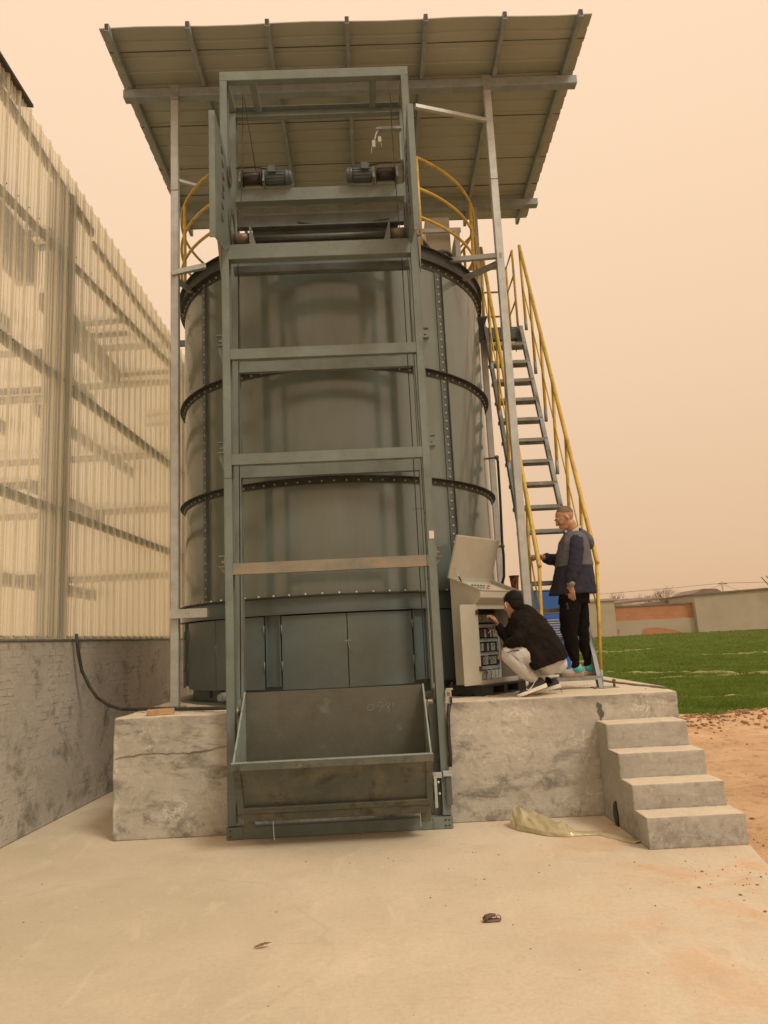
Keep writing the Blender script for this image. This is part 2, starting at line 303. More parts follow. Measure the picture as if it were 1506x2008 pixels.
# ------------------------------------------------------------------ mesh helpers
class MB:
    def __init__(s): s.v = []; s.f = []; s.mi = []; s.sm = []
    def add(s, vs, fs, mi=0, sm=False):
        o = len(s.v); s.v += [tuple(x) for x in vs]
        for f in fs: s.f.append(tuple(i+o for i in f)); s.mi.append(mi); s.sm.append(sm)
        return s
    def bx(s, x0, x1, y0, y1, z0, z1, mi=0):
        x0, x1 = sorted((x0, x1)); y0, y1 = sorted((y0, y1)); z0, z1 = sorted((z0, z1))
        return s.add([(x0,y0,z0),(x1,y0,z0),(x1,y1,z0),(x0,y1,z0),(x0,y0,z1),(x1,y0,z1),(x1,y1,z1),(x0,y1,z1)],
              [(0,3,2,1),(4,5,6,7),(0,1,5,4),(1,2,6,5),(2,3,7,6),(3,0,4,7)], mi)
    def bar(s, p, q, w, h, upv=(0,0,1), mi=0):
        p = V(p); q = V(q); d = (q-p).normalized(); u = V(upv)
        if abs(d.dot(u)) > .98: u = V((0,1,0))
        sd = d.cross(u).normalized()*w/2; uu = sd.cross(d).normalized()*h/2
        vs = [p-sd-uu, p+sd-uu, p+sd+uu, p-sd+uu, q-sd-uu, q+sd-uu, q+sd+uu, q-sd+uu]
        return s.add(vs, [(0,3,2,1),(4,5,6,7),(0,1,5,4),(1,2,6,5),(2,3,7,6),(3,0,4,7)], mi)
    def tube(s, pts, r, n=8, closed=False, mi=0, caps=True):
        pts = [V(p) for p in pts]; N = len(pts); rs = r if isinstance(r, (list, tuple)) else [r]*N
        o = len(s.v); prev = None
        for i, p in enumerate(pts):
            if closed: d = (pts[(i+1)%N]-pts[i-1]).normalized()
            else: d = (pts[min(i+1,N-1)]-pts[max(i-1,0)]).normalized()
            if prev is None:
                a = V((0,0,1)) if abs(d.z) < .9 else V((1,0,0)); a = (a-d*a.dot(d)).normalized()
            else: a = (prev-d*prev.dot(d)).normalized()
            prev = a; bb = d.cross(a)
            for k in range(n):
                t = 2*PI*k/n; s.v.append(tuple(p+(a*math.cos(t)+bb*math.sin(t))*rs[i]))
        for i in range(N if closed else N-1):
            j = (i+1) % N
            for k in range(n):
                k2 = (k+1) % n; s.f.append((o+i*n+k, o+i*n+k2, o+j*n+k2, o+j*n+k)); s.mi.append(mi); s.sm.append(True)
        if caps and not closed:
            s.f.append(tuple(o+k for k in reversed(range(n)))); s.mi.append(mi); s.sm.append(False)
            s.f.append(tuple(o+(N-1)*n+k for k in range(n))); s.mi.append(mi); s.sm.append(False)
        return s
    def cyl(s, p, q, r, n=16, mi=0): return s.tube([p, q], r, n, mi=mi)
    def lathe(s, c, prof, a0=0, a1=2*PI, n=96, mi=0, closed_prof=True, smooth=True):
        """turned profile; every facet of the profile keeps its own edge vertices so corners stay crisp"""
        full = abs(a1-a0-2*PI) < 1e-6; K = n if full else n+1; m = len(prof)
        ang = [(math.cos(a0+(a1-a0)*i/n), math.sin(a0+(a1-a0)*i/n)) for i in range(K)]
        for k in range(m if closed_prof else m-1):
            o = len(s.v)
            for ca, sa in ang:
                for r, z in (prof[k], prof[(k+1) % m]): s.v.append((c[0]+r*ca, c[1]+r*sa, z))
            for i in range(n):
                j = (i+1) % K; s.f.append((o+i*2, o+j*2, o+j*2+1, o+i*2+1)); s.mi.append(mi); s.sm.append(smooth)
        if not full and closed_prof:
            for ca, sa in (ang[0], ang[-1]):
                o = len(s.v)
                for r, z in prof: s.v.append((c[0]+r*ca, c[1]+r*sa, z))
                s.f.append(tuple(range(o, o+m))); s.mi.append(mi); s.sm.append(False)
        return s
    def prism(s, pts, ext, mi=0):
        n = len(pts); e = V(ext); a = [V(p) for p in pts]; b = [p+e for p in a]
        fs = [tuple(reversed(range(n))), tuple(range(n, 2*n))]+[(i, (i+1)%n, n+(i+1)%n, n+i) for i in range(n)]
        return s.add(a+b, fs, mi)
    def dome(s, p, d, r, h, n=6, mi=0):   # bolt head
        p = V(p); d = V(d).normalized(); a = V((0,0,1)) if abs(d.z) < .9 else V((1,0,0)); a = (a-d*a.dot(d)).normalized(); b = d.cross(a)
        vs = []
        for rr, hh in ((r, 0), (r*.85, h*.7)):
            for k in range(n):
                t = 2*PI*k/n; vs.append(p+(a*math.cos(t)+b*math.sin(t))*rr+d*hh)
        vs.append(p+d*h); fs = [(k, (k+1)%n, n+(k+1)%n, n+k) for k in range(n)]+[(n+k, n+(k+1)%n, 2*n) for k in range(n)]
        return s.add(vs, fs, mi, True)
    def ell(s, c, ax, n=14, m=9, mi=0):   # ellipsoid, ax: three vectors
        c = V(c); ax = [V(a) for a in ax]; vs = [c+ax[2]]; 
        for i in range(1, m):
            ph = PI*i/m
            for k in range(n):
                t = 2*PI*k/n; vs.append(c+ax[0]*math.sin(ph)*math.cos(t)+ax[1]*math.sin(ph)*math.sin(t)+ax[2]*math.cos(ph))
        vs.append(c-ax[2]); fs = []
        for k in range(n):
            k2 = (k+1) % n; fs.append((0, 1+k, 1+k2))
            for i in range(m-2): fs.append((1+i*n+k, 1+(i+1)*n+k, 1+(i+1)*n+k2, 1+i*n+k2))
            fs.append((1+(m-2)*n+k, len(vs)-1, 1+(m-2)*n+k2))
        return s.add(vs, fs, mi, True)
    def chain(s, pts, n=14, side=(0,1,0), mi=0):
        """pts: (point, ra along side, rb across); closed, rounded ends"""
        P = [V(p[0]) for p in pts]; ra = [p[1] for p in pts]; rb = [p[2] if len(p) > 2 else p[1] for p in pts]
        d0 = (P[0]-P[1]).normalized(); d1 = (P[-1]-P[-2]).normalized()
        P2 = [P[0]+d0*min(ra[0],rb[0])*.75, P[0]+d0*min(ra[0],rb[0])*.5]+P+[P[-1]+d1*min(ra[-1],rb[-1])*.5, P[-1]+d1*min(ra[-1],rb[-1])*.75]
        A = [ra[0]*.45, ra[0]*.8]+ra+[ra[-1]*.8, ra[-1]*.45]; B = [rb[0]*.45, rb[0]*.8]+rb+[rb[-1]*.8, rb[-1]*.45]
        o = len(s.v); N = len(P2)
        for i in range(N):
            d = (P2[min(i+1,N-1)]-P2[max(i-1,0)]).normalized(); sv = V(side); sv = (sv-d*sv.dot(d)).normalized(); b = d.cross(sv)
            for k in range(n):
                t = 2*PI*k/n; s.v.append(tuple(P2[i]+sv*math.cos(t)*A[i]+b*math.sin(t)*B[i]))
        for i in range(N-1):
            for k in range(n):
                k2 = (k+1) % n; s.f.append((o+i*n+k, o+i*n+k2, o+(i+1)*n+k2, o+(i+1)*n+k)); s.mi.append(mi); s.sm.append(True)
        s.f.append(tuple(o+k for k in reversed(range(n)))); s.mi.append(mi); s.sm.append(True)
        s.f.append(tuple(o+(N-1)*n+k for k in range(n))); s.mi.append(mi); s.sm.append(True)
        return s
    def fb(s, rings, n=20, mi=0, pw=.8):
        """torso-like loft: rings of (front point, back point, lateral radius) in a plane containing the side axis"""
        o = len(s.v)
        for F, B, r, side in rings:
            F = V(F); B = V(B); c = (F+B)/2; a = (B-F)/2; sd = V(side)*r
            for k in range(n):
                t = 2*PI*k/n; ct, st = math.cos(t), math.sin(t)
                ct = math.copysign(abs(ct)**pw, ct); st = math.copysign(abs(st)**pw, st)
                s.v.append(tuple(c+a*ct+sd*st))
        N = len(rings)
        for i in range(N-1):
            for k in range(n):
                k2 = (k+1) % n; s.f.append((o+i*n+k, o+i*n+k2, o+(i+1)*n+k2, o+(i+1)*n+k)); s.mi.append(mi); s.sm.append(True)
        s.f.append(tuple(o+k for k in reversed(range(n)))); s.mi.append(mi); s.sm.append(False)
        s.f.append(tuple(o+(N-1)*n+k for k in range(n))); s.mi.append(mi); s.sm.append(False)
        return s
    def build(s, name, mats, parent=None, bevel=0.0, origin=None):
        me = bpy.data.meshes.new(name); o = bpy.data.objects.new(name, me); C.objects.link(o)
        if parent is not None: off = ROOT[parent]
        else:
            a = np.array(s.v); off = V(origin) if origin else V(((a[:,0].min()+a[:,0].max())/2, (a[:,1].min()+a[:,1].max())/2, a[:,2].min()))
        me.from_pydata([tuple(V(v)-off) for v in s.v], [], s.f)
        if not isinstance(mats, (list, tuple)): mats = [mats]
        for m in mats: me.materials.append(M_[m] if isinstance(m, str) else m)
        me.polygons.foreach_set('material_index', s.mi); me.polygons.foreach_set('use_smooth', s.sm)
        me.update()
        import bmesh
        bm = bmesh.new(); bm.from_mesh(me); bmesh.ops.recalc_face_normals(bm, faces=bm.faces); bm.to_mesh(me); bm.free()
        if bevel:
            b = o.modifiers.new('bevel', 'BEVEL'); b.width = bevel; b.segments = 1; b.limit_method = 'ANGLE'; b.angle_limit = math.radians(50)
        ROOT[o] = off
        if parent is not None: o.parent = parent
        else: o.location = off
        return o
ROOT = {}
def thing(name, label, cat, loc, group=None):
    o = bpy.data.objects.new(name, None); C.objects.link(o); o.empty_display_size = .2; o.location = loc; ROOT[o] = V(loc)
    o['label'] = label; o['category'] = cat
    if group: o['group'] = group
    return o
def tag(o, label=None, cat=None, group=None, kind=None):
    if label: o['label'] = label
    if cat: o['category'] = cat
    if group: o['group'] = group
    if kind: o['kind'] = kind
    return o
def cloth(o, voxel, smooth=6, disp=0.0, dscale=.1):
    r = o.modifiers.new('remesh', 'REMESH'); r.mode = 'VOXEL'; r.voxel_size = voxel; r.use_smooth_shade = True
    sm = o.modifiers.new('smooth', 'SMOOTH'); sm.factor = .5; sm.iterations = smooth
    if disp:
        tx = bpy.data.textures.new(o.name+' folds', 'CLOUDS'); tx.noise_scale = dscale; tx.noise_depth = 2
        d = o.modifiers.new('folds', 'DISPLACE'); d.texture = tx; d.strength = disp; d.mid_level = .5; d.texture_coords = 'LOCAL'
    return o
def grid_mesh(name, xs, ys, zf, m):
    me = bpy.data.meshes.new(name); o = bpy.data.objects.new(name, me); C.objects.link(o)
    X, Y = np.meshgrid(xs, ys); Z = zf(X, Y); v = np.stack([X.ravel(), Y.ravel(), Z.ravel()], 1)
    nx, ny = len(xs), len(ys); i = np.arange(nx-1); j = np.arange(ny-1); I, J = np.meshgrid(i, j); a = (J*nx+I).ravel()
    f = np.stack([a, a+1, a+nx+1, a+nx], 1)
    me.from_pydata(v.tolist(), [], f.tolist()); me.polygons.foreach_set('use_smooth', [True]*len(f)); me.materials.append(M_[m]); me.update()
    ROOT[o] = V((0,0,0)); return o
def vnoise(X, Y, s, seed=0):
    """cheap smooth value noise on arrays"""
    r = np.random.default_rng(seed).random((64, 64)); x = X/s; y = Y/s; xi = np.floor(x).astype(int); yi = np.floor(y).astype(int)
    fx = x-xi; fy = y-yi; fx = fx*fx*(3-2*fx); fy = fy*fy*(3-2*fy); g = lambda a, b: r[a % 64, b % 64]
    return (g(xi,yi)*(1-fx)+g(xi+1,yi)*fx)*(1-fy)+(g(xi,yi+1)*(1-fx)+g(xi+1,yi+1)*fx)*fy

# ================================================================== ground, yard, field
def z_dirt(X, Y):
    ridge = np.exp(-((Y-12.6-.25*np.sin(X*1.3))/.65)**2)*(.10+.10*vnoise(X, Y, .35, 3))
    near = np.clip((X-2.2)/.8, 0, 1)
    return -.075+near*(.035*vnoise(X, Y, 1.3, 1)+.022*vnoise(X, Y, .32, 2)+.012*vnoise(X, Y, .11, 5))+ridge
dirt = grid_mesh('dirt_ground', np.concatenate([np.linspace(-24, 2, 14), np.arange(2.1, 11, .055), np.linspace(11.2, 24, 30)]),
                 np.concatenate([np.linspace(-20, 3.9, 14), np.arange(4, 13.6, .055), np.linspace(13.8, 15.5, 4)]), z_dirt, 'clay')
tag(dirt, kind='structure')
def z_field(X, Y): return np.where(Y < 78, -.07+.0118*(Y-13), -.07+.0118*65)+.02*vnoise(X, Y, 3, 8)
field = grid_mesh('field', np.linspace(-600, 900, 60), np.concatenate([np.arange(12.75, 20, .5), np.linspace(20.5, 80, 40), np.linspace(90, 1500, 20)]), z_field, 'field')
tag(field, kind='structure')
base = MB().bx(-900, 900, -700, 1600, -1.2, -1.0).build('ground', 'clay'); tag(base, kind='structure')
# concrete yard slab with an irregular right-hand edge
edge = [(2.66, 6.9), (2.67, 5.72), (2.60, 5.45), (2.53, 5.15), (2.55, 4.6), (2.5, 3.9), (2.53, 3.0), (2.50, 1.0), (2.5, -8)]
pts = [(-13, -8, 0), (-13, 16.5, 0), (2.4, 16.5, 0), (2.62, 11.6, 0)]+[(x, y, 0) for x, y in edge]  # runs on unseen under the greenhouse, pale to bounce light through its sheets
yard = MB().prism(pts, (0, 0, -.14)).build('yard', 'yard', origin=(0, 0, 0)); tag(yard, kind='structure')

# wheat seedlings: many blades, one object
def in_gap(x, y):
    g = abs(y-(15.9+.02*x)) < .16
    g |= abs(y-(21.8-.03*x)) < .26
    g |= (abs((y-24.0)+(x-8.5)*.95) < .55) & (x > 6.4)
    g |= (abs(y-31.5-.05*x) < .5) & (np.sin(x*1.7) > -.2)
    g |= (abs(y-40-.03*x) < .8) & (np.sin(x*1.1+1) > .1)
    return g
def make_grass():
    N = 150000
    u = rng.random(N); y = 12.85*(1/(1-u*(1-12.85/76)))
    lo = .12*y; hi = .78*y+1.0
    x = lo+(hi-lo)*rng.random(N)
    keep = ~in_gap(x, y) | (rng.random(N) < .12)
    dens = vnoise(x, y, 1.1, 11); keep &= rng.random(N) < .55+.6*dens
    x, y = x[keep], y[keep]; n = len(x)
    row = .18; y = np.where(rng.random(n) < .75, np.round(y/row)*row+rng.normal(0, .025, n), y); y = np.maximum(y, 12.8+.12*np.sin(x*2.3)+.08*np.sin(x*7))
    z = z_field(x, y)-.01; B = 4
    x = np.repeat(x, B)+rng.normal(0, .03, n*B); y = np.repeat(y, B)+rng.normal(0, .02, n*B); z = np.repeat(z, B)
    sc = 1+np.maximum(0, y-16)*.045
    h = (.085+.075*rng.random(n*B))*(.8+.5*vnoise(x, y, .9, 4)); a = rng.random(n*B)*2*PI; wd = (.006+.006*rng.random(n*B))*sc; ln = h*(.25+.6*rng.random(n*B))
    dx, dy = np.cos(a), np.sin(a); sxx, syy = -dy*wd, dx*wd
    v = np.empty((n*B, 4, 3))
    v[:,0] = np.stack([x-sxx, y-syy, z], 1); v[:,1] = np.stack([x+sxx, y+syy, z], 1)
    v[:,2] = np.stack([x+dx*ln*.4+sxx*.8, y+dy*ln*.4+syy*.8, z+h*.65], 1); v[:,3] = np.stack([x+dx*ln, y+dy*ln, z+h], 1)
    idx = np.arange(n*B)*4; f = np.concatenate([np.stack([idx, idx+1, idx+2], 1), np.stack([idx, idx+2, idx+3], 1)])
    me = bpy.data.meshes.new('wheat_grass'); me.vertices.add(n*B*4); me.vertices.foreach_set('co', v.reshape(-1))
    me.loops.add(len(f)*3); me.loops.foreach_set('vertex_index', f.reshape(-1)); me.polygons.add(len(f))
    me.polygons.foreach_set('loop_start', np.arange(len(f))*3); me.materials.append(M_['grass']); me.update(); me.validate()
    o = bpy.data.objects.new('wheat_grass', me); C.objects.link(o); tag(o, 'short green wheat seedlings covering the field beyond the clay', 'grass', kind='stuff')
make_grass()
mb = MB()
def bund(pts, wd, h):
    P = []
    for a, b in zip(pts[:-1], pts[1:]):
        n_ = max(2, int(math.hypot(b[0]-a[0], b[1]-a[1])/.22))
        for k in range(n_): P.append((a[0]+(b[0]-a[0])*k/n_, a[1]+(b[1]-a[1])*k/n_))
    P.append(pts[-1]); vs = []
    for i, (x, y) in enumerate(P):
        a = P[max(0, i-1)]; b = P[min(len(P)-1, i+1)]; d = V((b[0]-a[0], b[1]-a[1], 0)).normalized(); q = V((-d.y, d.x, 0)); z = float(z_field(np.array(x), np.array(y)))-.03
        hh = h*(.65+.55*rng.random()); ww = wd*(.6+.7*rng.random())
        vs += [V((x, y, z))-q*ww, V((x, y, z))-q*ww*.45+V((0, 0, hh)), V((x, y, z))+q*ww*.45+V((0, 0, hh)), V((x, y, z))+q*ww]
    mb.add(vs, [(4*i+j, 4*i+j+1, 4*i+j+5, 4*i+j+4) for i in range(len(P)-1) for j in range(3)], 0, False)
bund([(2, 15.94), (14, 16.18)], .16, .125); bund([(3, 21.7), (18, 21.26)], .20, .13); bund([(6.5, 25.9), (14, 18.8)], .30, .14)
bund([(4, 31.7), (9, 31.95)], .3, .14); bund([(14, 32.2), (18, 32.4)], .3, .14); bund([(10, 40.3), (15, 40.5)], .4, .15)
tag(mb.build('path', 'straw', origin=(0, 0, 0)), kind='structure')

def blob(mb, c, r, sq=.7, n=7, m=5):
    a = rng.random()*PI; ca, sa = math.cos(a), math.sin(a); k = .6+.8*rng.random(3)
    o = len(mb.v); mb.ell(c, [(ca*r*k[0], sa*r*k[0], 0), (-sa*r*k[1], ca*r*k[1], 0), (0, 0, r*sq*k[2])], n, m)
    for i in range(o, len(mb.v)):
        p = V(mb.v[i]); mb.v[i] = tuple(V(c)+(p-V(c))*(1+.35*(rng.random()-.5)))
mb = MB()
for i in range(2600):
    x = 3.1+8*rng.random(); y = 12.45+.4*math.sin(x*1.3)+rng.normal(0, .38); r = .008+.034*rng.random()**2.5
    blob(mb, (x, y, float(z_dirt(np.array(x), np.array(y)))+r*.2), r)
for i in range(420):
    x = 2.75+5.5*rng.random()**1.3; y = 3.6+9*rng.random(); r = .005+.017*rng.random()**3
    blob(mb, (x, y, float(z_dirt(np.array(x), np.array(y)))+r*.2), r, .6, 6, 4)
mb.sm = [False]*len(mb.sm)
tag(mb.build('soil_clods', 'soil', origin=(0, 0, 0)), 'brown lumps of turned soil strewn along the edge of the field', 'soil', kind='stuff')
mb = MB()
for i in range(170):
    x = -2.9+5.3*rng.random(); y = 3.3+3.1*rng.random(); r = .0018+.005*rng.random()**4
    blob(mb, (x, y, r*.3), r, .6, 6, 4)
for i in range(70):
    x = 2.0+rng.normal(.3, .25); y = 5.0+rng.normal(0, .35)
    if x > 2.5: continue
    r = .003+.009*rng.random()**3; blob(mb, (x, y, r*.3), r, .5, 6, 4)
for i in range(90):
    x = -2.2+4.8*rng.random(); y = 6.8+1.2*rng.random(); r = .003+.008*rng.random()**3
    blob(mb, (x, y, 1.02+r*.3), r, .5, 6, 4)
tag(mb.build('gravel_bits', 'soil', origin=(0, 0, 0)), 'tiny bits of grit and gravel scattered over the concrete', 'grit', kind='stuff')

# ================================================================== platform and steps
PF, PZ = 6.75, 1.02
pl = thing('concrete_platform', 'long raised concrete platform carrying the tank, cracked and stained render', 'platform', (.18, 9, 0))
mb = MB(); nseg = 26
top = [(-2.32, PF), (2.68, PF), (2.68, 11.6), (-2.32, 11.6)]
mb.prism([(x, y, 0) for x, y in top], (0, 0, PZ)); pb = mb.build('block', 'conc', pl)
def rough(o, vox, st, sc):
    r = o.modifiers.new('remesh', 'REMESH'); r.mode = 'VOXEL'; r.voxel_size = vox; r.use_smooth_shade = True
    for k_, (a_, b_) in enumerate(((st, sc), (st*.5, sc*.3))):
        tx = bpy.data.textures.new('wear', 'CLOUDS'); tx.noise_scale = b_; tx.noise_depth = 3; d = o.modifiers.new('wear', 'DISPLACE'); d.texture = tx; d.strength = a_; d.mid_level = .5; d.texture_coords = 'LOCAL'
rough(pb, .022, .016, .22)
MB().prism([(2.50, 8.0, PZ+.001), (2.665, 6.95, PZ+.001), (2.665, 11.5, PZ+.001), (2.50, 11.5, PZ+.001)], (0, 0, .022)).build('kerb_strip', 'conc', pl, bevel=.006)
def crack(pts, wd, y=PF-.008):
    mb = MB(); P = []
    for (a, b) in zip(pts[:-1], pts[1:]):
        for k in range(6):
            f = k/6; P.append((a[0]+(b[0]-a[0])*f, a[1]+(b[1]-a[1])*f+rng.normal(0, .004)))
    P.append(pts[-1])
    for a, b in zip(P[:-1], P[1:]):
        w0 = wd*(.5+rng.random()); w1 = wd*(.5+rng.random())
        mb.prism([(a[0], y, a[1]-w0), (b[0], y, b[1]-w0), (b[0], y, b[1]+w0), (a[0], y, a[1]+w0)], (0, .010, 0))
    return mb
for pts in ([(-2.30, .68), (-2.05, .715), (-1.75, .70), (-1.55, .705), (-1.33, .745)],):
    crack(pts, .0010).build('crack', 'seam_shade', pl)
MB().prism([(1.955, PF-.009, .955), (1.99, PF-.009, .93), (1.985, PF-.009, .895), (2.005, PF-.009, .86), (1.995, PF-.009, .83), (1.975, PF-.009, .815), (1.975, PF-.009, .785), (1.967, PF-.009, .785), (1.965, PF-.009, .83), (1.945, PF-.009, .88), (1.96, PF-.009, .90), (1.94, PF-.009, .93)], (0, .012, 0)).build('spall_mark', 'paint_d', pl)
st = thing('concrete_steps', 'four rough concrete steps climbing to the right end of the platform', 'steps', (2.29, 6.2, 0))
zs = [.22, .405, .595, .80]; prev = 0
for k, z in enumerate(zs):
    y0 = 5.68+.262*k
    sk = .012*k
    MB().prism([(1.925, y0, 0), (2.655-sk, y0, 0), (2.655-sk, y0+.262 if k < 3 else PF-.003, 0), (1.925, y0+.262 if k < 3 else PF-.003, 0)], (0, 0, z)).build('step', 'conc_step', st)
    rough(st.children[-1] if False else bpy.data.objects[sorted([q.name for q in bpy.data.objects if q.name.startswith('step')])[-1]], .011, .010, .16)
MB().prism([(1.914, 6.42, .0), (1.914, 6.36, .0), (1.914, 6.34, .09), (1.914, 6.37, .20), (1.914, 6.43, .17), (1.914, 6.46, .08)], (.012, 0, 0)).build('hole_mark', 'black', st)

# ================================================================== greenhouse
gh_u = V((.0517, .99866, 0)); gh_n = V((.99866, -.0517, 0)); gh_o = V((-3.241, 6.705, 0))
def GW(s, z, d=0.0): return gh_o+gh_u*s+gh_n*d+V((0, 0, z))     # s along wall (0 at Y 6.705), d outward
def eave(s): return 6.99-.118*s-.004*math.sin(s*2)
gh = thing('greenhouse', 'tall greenhouse clad in yellowed translucent corrugated sheet above a cement wall', 'greenhouse', GW(3, 0)-gh_n*5)
S0, S1 = -7.0, 9.0
mb = MB(); a = GW(S0, 0, 0); b_ = GW(S1, 0, 0)
mb.prism([GW(S0,0,0), GW(S1,0,0), GW(S1,0,-.26), GW(S0,0,-.26)], (0,0,1.735)); mb.build('base_wall', 'conc_wall', gh, bevel=.01)
mb = MB().prism([GW(S0,1.7355,.012), GW(S1,1.7355,.012), GW(S1,1.7355,-.03), GW(S0,1.7355,-.03)], (0,0,.045)); mb.build('sill_flashing', 'galv_d', gh)
# the corrugated sheets: three lapped runs
def clad_run(s0, s1, d0, name, zlow=1.75, topf=eave, parent=gh, pitch=.205, base_pt=None):
    mb = MB(); prof = []; s = s0
    while s < s1:
        prof += [(s, 0), (s+.055, 0), (s+.060, .010), (s+.073, .010), (s+.078, 0), (s+.118, 0), (s+.123, .010), (s+.136, .010), (s+.141, 0), (s+pitch-.040, 0), (s+pitch-.030, .034), (s+pitch-.008, .034)]
        s += pitch
    prof.append((s, 0)); vs = []; fs = []
    for q, d in prof: vs += [GW(q, zlow, d+d0), GW(q, topf(q), d+d0)]
    for i in range(len(prof)-1): fs.append((2*i, 2*i+2, 2*i+3, 2*i+1))
    mb.add(vs, fs); return mb.build(name, 'clad', parent)
clad_run(-7, -1.62, .020, 'cladding_sheet'); clad_run(-1.64, 4.1, .017, 'cladding_sheet'); clad_run(4.05, 9.0, .020, 'cladding_sheet')
def gbar(s0, z0, s1, z1, w, h, name, m='gh_steel', d=-.032):
    MB().bar(GW(s0, z0, d), GW(s1, z1, d), w, h).build(name, m, gh)
gbar(S0, 3.10, S1, 3.02, .05, .085, 'girt'); gbar(S0, 4.62, S1, 4.30, .05, .10, 'girt')
gbar(-.9, 5.86, S1, 6.14, .05, .07, 'girt'); gbar(S0, 7.16, -.45, 6.92, .06, .10, 'eave_beam'); gbar(-.45, 6.86, 1.6, 6.58, .05, .09, 'girt'); gbar(1.6, 6.46, S1, 6.05, .05, .06, 'eave_beam')
mb = MB()
for i in range(60):
    s = -1+.205*i
    for z in (1.775, 3.08-.005*s, 4.47-.022*s, 5.93+.03*s): mb.dome(GW(s-.015+.0, z, .044), gh_n, .008, .006)
tag(mb.build('screws', 'seam_shade', gh), kind='stuff')
MB().prism([GW(S0, eave(S0)+.0, .07), GW(-.02, 7.0, .07), GW(-.02, 7.03, -.10), GW(S0, eave(S0)+.03, -.1)], (0,0,.03)).build('verge_flashing', 'seam_shade', gh)
for s in (-5.0, 1.05, 5.2):
    mb = MB(); zt = eave(s)-.05
    for o_, wd in ((-.13, .03), (-.03, .015), (.12, .03)): mb.prism([GW(s+o_-wd, 1.74, -.062), GW(s+o_+wd, 1.74, -.062), GW(s+o_+wd, 1.74, -.22), GW(s+o_-wd, 1.74, -.22)], (0,0,zt-1.74))
    mb.prism([GW(s-.09, 1.74, -.17), GW(s+.09, 1.74, -.17), GW(s+.09, 1.74, -.19), GW(s-.09, 1.74, -.19)], (0,0,zt-1.74)); mb.build('column', 'gh_steel', gh)
for s, z in ((1.05, 6.3), (2.9, 6.05), (4.6, 5.95), (6.4, 5.85)):
    mb = MB().bar(GW(s, z, -.10), GW(s, z-.02, -1.1), .06, .05).bar(GW(s, z-.18, -.10), GW(s, z-.20, -1.1), .06, .05); mb.build('gutter_bracket', 'gh_steel', gh)
for z0, z1, s0, s1 in ((5.95, 5.55, -2.2, .85), (5.50, 5.25, 1.3, 3.2)):
    MB().prism([GW(s0, z0, -.30), GW(s1, z1, -.30), GW(s1, z1, -.5), GW(s0, z0, -.5)], (0,0,.46 if s0 < 0 else .2)).build('roof_gutter', 'pipe_blue', gh)  # planks enlarged and set close to make a dark zone behind the sheet
# far gable and far side of the greenhouse, roof ribs
mb = MB()
for z in (3.0, 4.3, 5.4, 6.9, 7.7): mb.bar(GW(7.6, z, -.3), GW(7.6, z, -9), .06, .12)
mb.build('gable_girt', 'gh_steel', gh)
mb = MB()
for z in (2.55, 3.75, 4.9): mb.bar(GW(2.6, z, -.9), GW(2.6, z, -9), .05, .09)
mb.build('cross_rail', 'gh_steel', gh)
for z, sa, sb in ((5.15, -1.0, .9), (4.0, -1.0, .9), (3.45, 1.3, 3.4), (2.42, -.9, 3.2), (5.0, 1.4, 3.0), (4.35, 1.4, 4.5)):
    MB().bar(GW(sa, z, -.55), GW(sb, z-.02*(sb-sa), -.60), .05, .13).build('irrigation_pipe', 'pipe_blue', gh)
MB().prism([GW(S0,0,-9.2), GW(S1,0,-9.2), GW(S1,0,-9.45), GW(S0,0,-9.45)], (0,0,1.735)).build('far_wall', 'conc_wall', gh)
MB().prism([GW(8.9,0,-.3), GW(9.1,0,-.3), GW(9.1,0,-9.2), GW(8.9,0,-9.2)], (0,0,1.735)).build('end_wall', 'conc_wall', gh)

# ================================================================== fermentation tank
TX, TY, TR, TF = -.352, 9.10, 1.861, 1.919
Z4, Z3, Z2, Z1 = 2.047, 3.210, 4.400, 5.666
tank = thing('fermentation_tank', 'huge round dark enamelled steel tank with bolted flange rings and a yellow top rail', 'tank', (TX, TY, PZ))
def tp(r, deg, z): return V((TX+r*math.cos(math.radians(deg)), TY+r*math.sin(math.radians(deg)), z))
MB().lathe((TX, TY), [(.3, PZ+.001), (TF, PZ+.001), (TF, PZ+.022), (.3, PZ+.022)], n=120).build('base_flange', 'door', tank)
mb = MB().lathe((TX, TY), [(TR-.10, PZ+.022), (TR-.08, PZ+.022), (TR-.08, PZ+.17), (TR-.10, PZ+.17)], n=120)
for d in (-141, -134): mb.prism([tp(TR-.078, d, PZ+.06), tp(TR-.078, d+1.3, PZ+.06), tp(TR-.078, d+1.3, PZ+.14), tp(TR-.078, d, PZ+.14)], tp(.004, d, 0)-tp(0, d, 0), mi=1)
mb.build('plinth_ring', ['door', 'black'], tank)
c0 = tp(TR-.1, -127, PZ+.085); dd = (tp(1, -127, 0)-tp(0, -127, 0)).normalized()
MB().tube([c0, c0+dd*.22], .045, 16, caps=False).tube([c0, c0+dd*.22], .036, 16).build('drain_stub', 'galv_d', tank)
